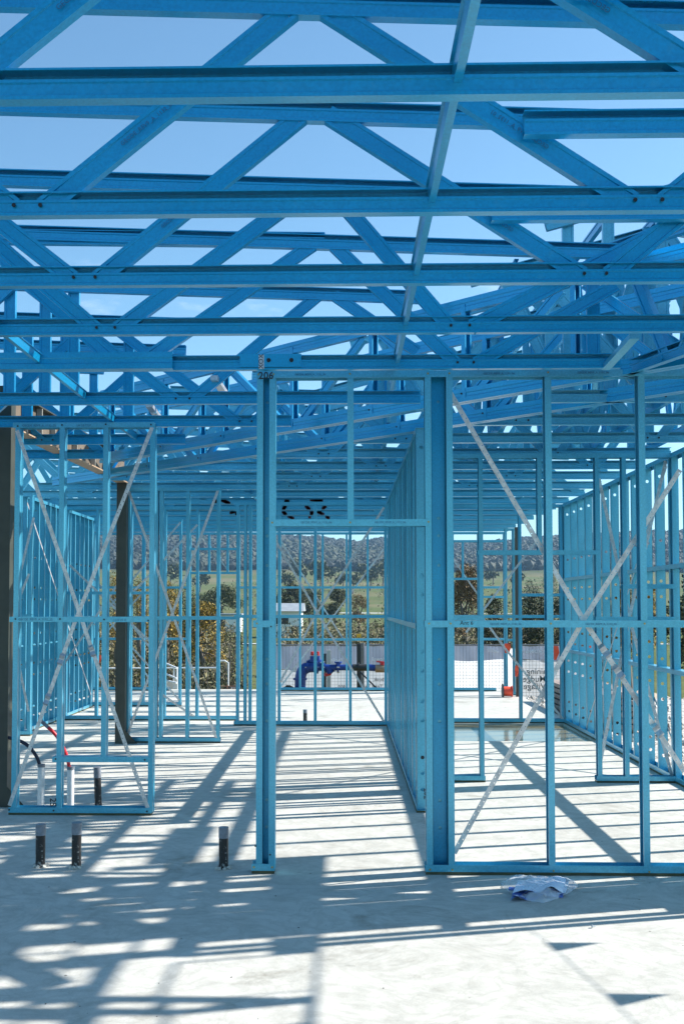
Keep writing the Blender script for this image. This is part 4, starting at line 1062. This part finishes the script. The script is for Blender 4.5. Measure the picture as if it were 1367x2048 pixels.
def fence(Y, px0, px1, label, white=True, parts=()):
    xa_, xb_ = XX(px0, Y), XX(px1, Y); zb_ = hgt(0, Y); zt_ = ZZ(1291, Y, (px0+px1)/2)
    t = thing('site_fence', ((xa_+xb_)/2, Y, zb_), label, 'fence', 'temporary fence panels')
    zband = ZZ(1318 if px0 > 800 else 1338, Y)
    mb = MB(); K = max(3, int((xb_-xa_)/.12))
    def cloth(z0_, z1_, amp, name, mat, sag):
        mb = MB()
        for i in range(K+1):
            f = i/K; x = xa_+(xb_-xa_)*f
            for j in range(4):
                z = z0_+(z1_-z0_)*j/3-(sag*math.sin(f*math.pi*max(1, round((xb_-xa_)/2.4)))**2 if j == 0 else .02*math.sin(f*9) if j == 3 else 0)
                mb.v.append((x, Y+.02+amp*math.sin(i*1.7+j), z))
        for i in range(K):
            for j in range(3):
                a = i*4+j; mb.f.append((a, a+4, a+5, a+1))
        mb.build(name, mat, t, smooth=True)
    cloth(zband, zt_, .015, 'banner_band', BANNER, .05)
    if white: cloth(zb_+.15, zband-.004, .008, 'banner_sheet', BWHITE, 0)
    mb = MB(); x = xa_
    while x < xb_: mb.beam((x, Y, zb_+.08), (x, Y, zt_), (1, 0, 0), .005, .005); x += .075
    z = zb_+.1
    while z < zband: mb.beam((xa_, Y-.006, z), (xb_, Y-.006, z), (0, 1, 0), .005, .005); z += .075
    mb.build('mesh_infill', WIRE, t)
    mb = MB()
    for z in (zt_+.01, zb_+.06): mb.cyl((xa_, Y, z), (xb_, Y, z), .016, 8)
    mb.build('rail', WIRE, t)
    x = xa_
    for x in (xa_, xb_): MB().cyl((x, Y-.02, zb_-.1), (x, Y-.02, zt_+.06), .02, 8).build('post', WIRE, t)
    return t
YF = 26.0
def mtext(s_, size, px, py, mat, parent, dy=-.02, Y=YF):
    text(s_, size, (XX(px, Y), Y+dy, ZZ(py, Y, px)), (-1, 0, 0), (0, 0, 1), mat, parent, bold=.002)
fA = fence(YF, 540, 722, 'site fence panel with banner behind the blue pipework'); fB = fence(YF, 726, 830, 'site fence panel with banner between the blue pipework and the hallway wall')
mtext('Facility', .12, 670, 1320, WINK, fA); mtext('900 -', .11, 680, 1374, GINK, fA)
mtext('Howell', .12, 757, 1318, WINK, fB); mtext('Total Tank', .12, 742, 1373, GINK, fB); mtext('book', .11, 757, 1359, GINK, fB)
fC = fence(YF, 860, 1012, 'site fence panel with blue grey band only, showing sandy earth through its mesh', white=False)
fD = fence(YF-1.2, 1036, 1175, 'site fence panel printed with large grey reversed lettering')
YF2 = YF-1.2
mtext('BUILDING AU', .105, 1063, 1303, WINK, fD, -.03, YF2)
mtext('Training', .19, 1079, 1343, GINK, fD, -.03, YF2); mtext('Mudgee', .19, 1062, 1358, GINK, fD, -.03, YF2); mtext('Village', .19, 1066, 1373, GINK, fD, -.03, YF2)
for k in range(4): MB().tube([at(974, 1296+k*2.2, YF-.03), at(984, 1298+k*1.8, YF-.03), at(996, 1303+k*.8, YF-.03)], .006, 5).build('printed_stroke', WINK, fC)
# pale slope behind the open mesh
MB_ = MB().quad(*[(XX(a, Yb), Yb, z) for a, Yb, z in ((850, 27, -.9), (1040, 27, -.9), (1040, 33, .35), (850, 33, .35))]); tag(MB_.build('concrete_ramp', PATH), kind='structure')
for px, Y, top_, cap, lb in ((717, 24.2, 1288, True, 'dark steel post with a small yellow cap beside the pipework'), (648, 24.3, 1307, False, 'dark timber stake right of the red capped valves'), (657, 24.6, 1300, False, 'pale leaning stake just behind the dark timber stake')):
    x = XX(px, Y); zt_ = ZZ(top_, Y, px); t = thing('stake', (x, Y, -1.1), lb, 'post')
    MB().box(x-.045, x+.045, Y-.03, Y+.03, -1.2, zt_).build('shaft', POST if cap or px == 648 else PATH, t)
    if cap: MB().box(x-.05, x+.05, Y-.05, Y+.05, ZZ(1275, Y, px), ZZ(1268, Y, px)).build('cap', flat('yellow cap', (.8, .42, .03), .5), t); MB().box(x-.01, x+.01, Y-.01, Y+.01, zt_, ZZ(1274, Y, px)).build('rod', POST, t)
mb = MB().beam(at(718, 1342, 24.0), at(756, 1380, 23.7), (0, 1, 0), .03, .03); tag(mb.build('prop', POST, origin=at(756, 1380, 23.7)), 'thin dark raking prop leaning on the capped steel post', 'prop')

# blue water pipework -------------------------------------------------
BLUEP = simple('blue enamel pipe', (.0, .025, .17), (.008, .05, .27), 14, .42, bump=.2); REDP = flat('red enamel', (.6, .02, .02), .35); BRASS = simple('copper coloured pipe', (.30, .18, .11), (.42, .27, .18), 8, .4, .3)
YP = 23.2
def pp(px, py): return at(px, py, YP)
wp = thing('water_main', pp(600, 1400), 'large blue water pipe with elbow, valves and red caps behind the slab', 'pipework')
r = .115
el = [pp(600, 1410), pp(600, 1365), pp(601, 1350), pp(606, 1339), pp(616, 1334), pp(632, 1333)]
for _ in range(2):
    Q = [el[0]]
    for a, b in zip(el, el[1:]): Q += [a.lerp(b, .25), a.lerp(b, .75)]
    el = Q+[el[-1]]
MB().tube(el, r, 20).build('elbow', BLUEP, wp, smooth=True)
MB().cyl(pp(600, 1356), pp(600, 1360), r*1.25, 20).cyl(pp(613, 1334), pp(616, 1334), r*1.2, 20).cyl(pp(633, 1333), pp(636, 1333), r*1.3, 20).build('flange', BLUEP, wp)
MB().cyl(pp(616, 1334), pp(650, 1334), r*.7, 18).cyl(pp(650, 1335), pp(705, 1335), r*.55, 18).build('horizontal_pipe', BLUEP, wp)
for px in (624, 635):
    v_ = MB().cyl(pp(px, 1334), pp(px, 1312), .05, 12).cyl(pp(px, 1324), pp(px, 1319), .085, 12).cyl(pp(px, 1329), pp(px, 1326), .095, 12).build('valve', BLUEP, wp)
    c_ = MB().cyl(pp(px, 1311), pp(px, 1303), .035, 10).build('valve_cap', REDP, v_)
MB().cyl(pp(655, 1335), pp(661, 1346), .075, 14).cyl(pp(645, 1334), pp(647, 1334), .12, 16).cyl(pp(674, 1335), pp(677, 1335), .12, 16).cyl(pp(676, 1335), pp(676, 1324), .055, 12).cyl(pp(676, 1326), pp(676, 1323), .08, 12).build('strainer', BLUEP, wp)
MB().cyl(pp(651, 1350), pp(661, 1347), .035, 10).cyl(pp(652, 1346), pp(652, 1352), .05, 10).build('handwheel', REDP, wp)
MB().beam(pp(661, 1348), pp(668, 1341), (0, 1, 0), .03, .02).build('lever', POST, wp)
MB().cyl(pp(705, 1335), pp(737, 1335), r*.62, 16).cyl(pp(716, 1335), pp(718, 1335), r*.85, 16).build('coupling', POST, wp)
MB().cyl(pp(737, 1335), pp(750, 1336), r*.6, 16).build('horizontal_pipe', BLUEP, wp)
MB().cyl(pp(750, 1337), pp(790, 1337), r*.72, 16).build('copper_pipe', BRASS, wp)
MB().cyl(pp(765, 1330), pp(765, 1325), .06, 12).beam(pp(752, 1323), pp(776, 1325), (0, 1, 0), .05, .03).build('red_handle', REDP, wp)
for px in (613, 634, 646, 676):
    for k in range(6):
        a_ = k*math.pi/3; c_ = pp(px, 1334)+V((0, math.cos(a_)*.12, math.sin(a_)*.12)); MB().cyl(c_-V((.03, 0, 0)), c_+V((.03, 0, 0)), .014, 6).build('bolt', GALV, wp)
# earth mound by the pipe
mb = MB(); random.seed(4); n = 40
for j in range(7):
    for i in range(n):
        a = 2*math.pi*i/n; q = 1-j/6.5
        mb.v.append((pp(577, 1400).x+math.cos(a)*.42*q*(1+.15*R(-1, 1)), YP-.1+math.sin(a)*.4*q, -1.0+(1-q*q)*.95+R(-.02, .03)))
for j in range(6):
    for i in range(n): mb.f.append((j*n+i, j*n+(i+1) % n, (j+1)*n+(i+1) % n, (j+1)*n+i))
mb.f.append(tuple(range(6*n, 7*n)))
tag(mb.build('earth_mound', simple('dark clods', (.03, .02, .014), (.12, .08, .05), 12, 1, bump=.8), origin=(pp(577, 1400).x, YP, -1)), 'small mound of dark earth at the foot of the blue pipe', 'soil heap')
# black covered heap on a trailer at left
mb = MB(); cxh = XX(463, 26)
for j in range(6):
    for i in range(24):
        a = 2*math.pi*i/24; q = 1-j/5.6
        mb.v.append((cxh+math.cos(a)*.32*q*(1+.12*R(-1, 1)), 26+math.sin(a)*.3*q, -.62+(1-q*q)*.36+R(-.02, .02)))
for j in range(5):
    for i in range(24): mb.f.append((j*24+i, j*24+(i+1) % 24, (j+1)*24+(i+1) % 24, (j+1)*24+i))
mb.f.append(tuple(range(120, 144)))
tag(mb.build('dark_heap', POST, origin=(cxh, 26, -.6)), 'black covered heap on the low barrier left of the hallway', 'heap')
tb = thing('low_barrier', (XX(455, 25.6), 25.6, -1.0), 'low rusty barrier of two rails under the black heap', 'barrier')
RUST = simple('rust brown', (.16, .08, .05), (.30, .17, .11), 8, .8)
for py in (1372, 1378): MB().box(XX(436, 25.6), XX(474, 25.6), 25.58, 25.62, ZZ(py+2, 25.6), ZZ(py, 25.6)).build('rail', RUST, tb)
for px in (437, 455, 472): MB().box(XX(px, 25.6)-.015, XX(px, 25.6)+.015, 25.57, 25.63, -1.1, ZZ(1370, 25.6)).build('upright', RUST, tb)
# temporary fence at left
gt = thing('site_fence', (XX(390, 27), 27, -1.0), 'open wire fence with pipe rail and rounded corner, behind the left rooms', 'fence', 'temporary fence panels')
xs0, xs1 = XX(150, 27), XX(457, 27); zt_ = ZZ(1336, 27)
MB().tube([(xs0, 27, zt_-.02), (XX(438, 27), 27, zt_), ], .02, 8).tube([(XX(438, 27), 27, ZZ(1322, 27)), (XX(450, 27), 27, ZZ(1322, 27)), (xs1, 27, ZZ(1326, 27)), (xs1, 27, -1.0)], .022, 8).build('rail', WHITEP, gt)
mb = MB(); x = xs0
while x < xs1: mb.beam((x, 27, -1), (x, 27, zt_), (1, 0, 0), .004, .004); x += .09
mb.build('mesh_infill', WIRE, gt)
# white ramp handrail
rl = thing('handrail', (XX(336, 24.5), 24.5, -1), 'white sloping handrail of three rails beside the path at left', 'handrail')
WP = flat('white painted tube', (.75, .76, .78), .4)
for py in (1322, 1343, 1358): MB().cyl(at(320, py, 24.5), at(353, py+(14 if py < 1350 else 8), 24.3), .022, 8).build('rail', WP, rl)
for px, a in ((321, 1318), (326, 1322), (348, 1332), (354, 1334)): MB().cyl(at(px, a, 24.45), at(px, 1384, 24.45), .02, 8).build('upright', WP, rl)
MB().box(XX(321, 24.6), XX(354, 24.6), 24.6, 24.64, ZZ(1384, 24.6), ZZ(1363, 24.6)).build('ramp_panel', PATH, rl)

# orange reel, flags, timber ------------------------------------------
ORR = simple('red orange cord', (.75, .05, .02), (.9, .12, .05), 40, .5)
rc = gnd(1003, 1390); 
re_ = thing('cable_reel', rc, 'red orange string line reel with black flange lying by the corner post', 'reel')
p0 = V((XX(1004, 19.8), 19.8, .10)); p1 = V((XX(1021, 19.8), 19.8, .10))
MB().cyl(p0, p1, .085, 20).build('wound_cord', ORR, re_, smooth=False); MB().cyl(p0-V((.015, 0, 0)), p0, .15 if False else .135, 24).build('flange', POST, re_); MB().cyl(p1, p1+V((.01, 0, 0)), .1, 24).build('flange', ORR, re_)
def ribbon(pts, w, label, Y):
    mb = MB(); P = [at(a, b, Y) for a, b in pts]; n = len(P)
    for i, p in enumerate(P):
        ww = w*(1-.5*abs(i/(n-1)-.4)); mb.v += [tuple(p+V((-ww/2, .02*math.sin(i*2), 0))), tuple(p+V((ww/2, -.02*math.sin(i*2), 0))), tuple(p+V((ww/2, .012-.02*math.sin(i*2), 0))), tuple(p+V((-ww/2, .012+.02*math.sin(i*2), 0)))]
    for i in range(n-1):
        a = 4*i
        for k in range(4): mb.f.append((a+k, a+(k+1) % 4, a+4+(k+1) % 4, a+4+k))
    tag(mb.build('warning_flag', FLAG, origin=P[0]), label, 'flag', 'orange warning flags')
ribbon([(1014, 1287), (1014, 1295), (1013, 1306)], .12, 'orange flag tied high on the rear corner post', 20.0)
ribbon([(1033, 1331), (1033, 1340), (1032, 1353)], .07, 'orange flag hanging halfway down the slim dark column', 19.7)
ribbon([(1110, 1292), (1111, 1305), (1107, 1320)], .14, 'large orange flag at the right end of the lettered fence', 24.0)
ribbon([(198, 1310), (198, 1318), (196, 1326)], .10, 'small red flag hanging in the left rooms in front of the wattles', 22.5)
ribbon([(1186, 1290), (1188, 1305), (1187, 1322)], .20, 'orange flag seen through the right wall studs near the fence', 22.0)
TIM = simple('weathered timber', (.20, .15, .13), (.36, .28, .24), 6, .85, bump=.4, stretch=(1, .15, 1))
ts = thing('timber_stack', (3.9, 17.5, -.17), 'stack of weathered timber boards beyond the right corner of the slab', 'timber stack')
random.seed(8)
for i in range(6):
    for j in range(3):
        x0 = 3.38+j*.29+R(-.02, .02); MB().box(x0, x0+.26, 15.9+R(-.1, .1), 18.9+R(-.2, .2), -.13+i*.085, -.13+i*.085+.06).build('board', TIM, ts)

# haze ----------------------------------------------------------------
hm = bpy.data.materials.new('haze air'); hm.use_nodes = True; nt = hm.node_tree
for n in list(nt.nodes):
    if n.type == 'BSDF_PRINCIPLED': nt.nodes.remove(n)
pv = nt.nodes.new('ShaderNodeVolumePrincipled'); pv.inputs['Color'].default_value = (.42, .70, 1, 1); pv.inputs['Density'].default_value = HAZE; pv.inputs['Anisotropy'].default_value = .2
nt.links.new(pv.outputs[0], nt.nodes['Material Output'].inputs['Volume'])
mb = MB(); mb.box(-3600, 3600, -200, 4200, -8, 190); hz_o = mb.build('haze', hm); tag(hz_o, kind='stuff')
hz_o['label'] = 'thin blue air over the valley and hills'; hz_o['category'] = 'haze'

# ------------------------------------------------------------------ light
SUNV = V((1.27, .36, 1.0)).normalized()
sd = bpy.data.lights.new('sun', 'SUN'); sd.energy = 5.0; sd.angle = math.radians(.53); sd.color = (1, .965, .91)
so = bpy.data.objects.new('sun', sd); COL.objects.link(so); so.rotation_euler = SUNV.to_track_quat('Z', 'Y').to_euler()
w = bpy.data.worlds.new('World'); scn.world = w; w.use_nodes = True; nt = w.node_tree
bg = nt.nodes['Background']; sk = nt.nodes.new('ShaderNodeTexSky'); sk.sky_type = 'NISHITA'; sk.sun_disc = False
sk.sun_elevation = math.asin(SUNV.z); sk.sun_rotation = math.atan2(SUNV.x, SUNV.y); sk.air_density = 1.0; sk.dust_density = 1.0; sk.ozone_density = .6; sk.altitude = 450
# thin clouds low in the sky
tc = nt.nodes.new('ShaderNodeTexCoord'); sp = nt.nodes.new('ShaderNodeSeparateXYZ'); nt.links.new(tc.outputs['Generated'], sp.inputs[0])
mp = nt.nodes.new('ShaderNodeMapping'); mp.inputs['Scale'].default_value = (2.2, 2.2, 7); nt.links.new(tc.outputs['Generated'], mp.inputs[0])
nz = nt.nodes.new('ShaderNodeTexNoise'); nz.inputs['Scale'].default_value = 2.4; nz.inputs['Detail'].default_value = 8; nz.inputs['Roughness'].default_value = .6; nt.links.new(mp.outputs[0], nz.inputs[0])
r_ = ramp(nt, [(.57, (0, 0, 0)), (.76, (.75, .75, .75))]); nt.links.new(nz.outputs[0], r_.inputs[0])
mr = nt.nodes.new('ShaderNodeMapRange'); mr.inputs['From Min'].default_value = .34; mr.inputs['From Max'].default_value = .2; nt.links.new(sp.outputs[2], mr.inputs[0])
mu = nt.nodes.new('ShaderNodeMath'); mu.operation = 'MULTIPLY'; nt.links.new(r_.outputs[0], mu.inputs[0]); nt.links.new(mr.outputs[0], mu.inputs[1])
mx = nt.nodes.new('ShaderNodeMixRGB'); nt.links.new(mu.outputs[0], mx.inputs[0]); nt.links.new(sk.outputs[0], mx.inputs[1]); mx.inputs[2].default_value = (8.5, 8.7, 9.0, 1)
tn_ = nt.nodes.new('ShaderNodeMixRGB'); tn_.blend_type = 'MULTIPLY'; tn_.inputs[0].default_value = 1; tn_.inputs[2].default_value = (.70, .99, 1.08, 1)
nt.links.new(sk.outputs[0], tn_.inputs[1]); nt.links.new(tn_.outputs[0], mx.inputs[1])
nt.links.new(mx.outputs[0], bg.inputs[0]); bg.inputs[1].default_value = .092
scn.view_settings.view_transform = 'Standard'; scn.view_settings.look = 'None'; scn.view_settings.exposure = 1.1; scn.view_settings.gamma = 1
scn.render.engine = 'CYCLES'
scn.cycles.volume_bounces = 0; scn.cycles.transparent_max_bounces = 12
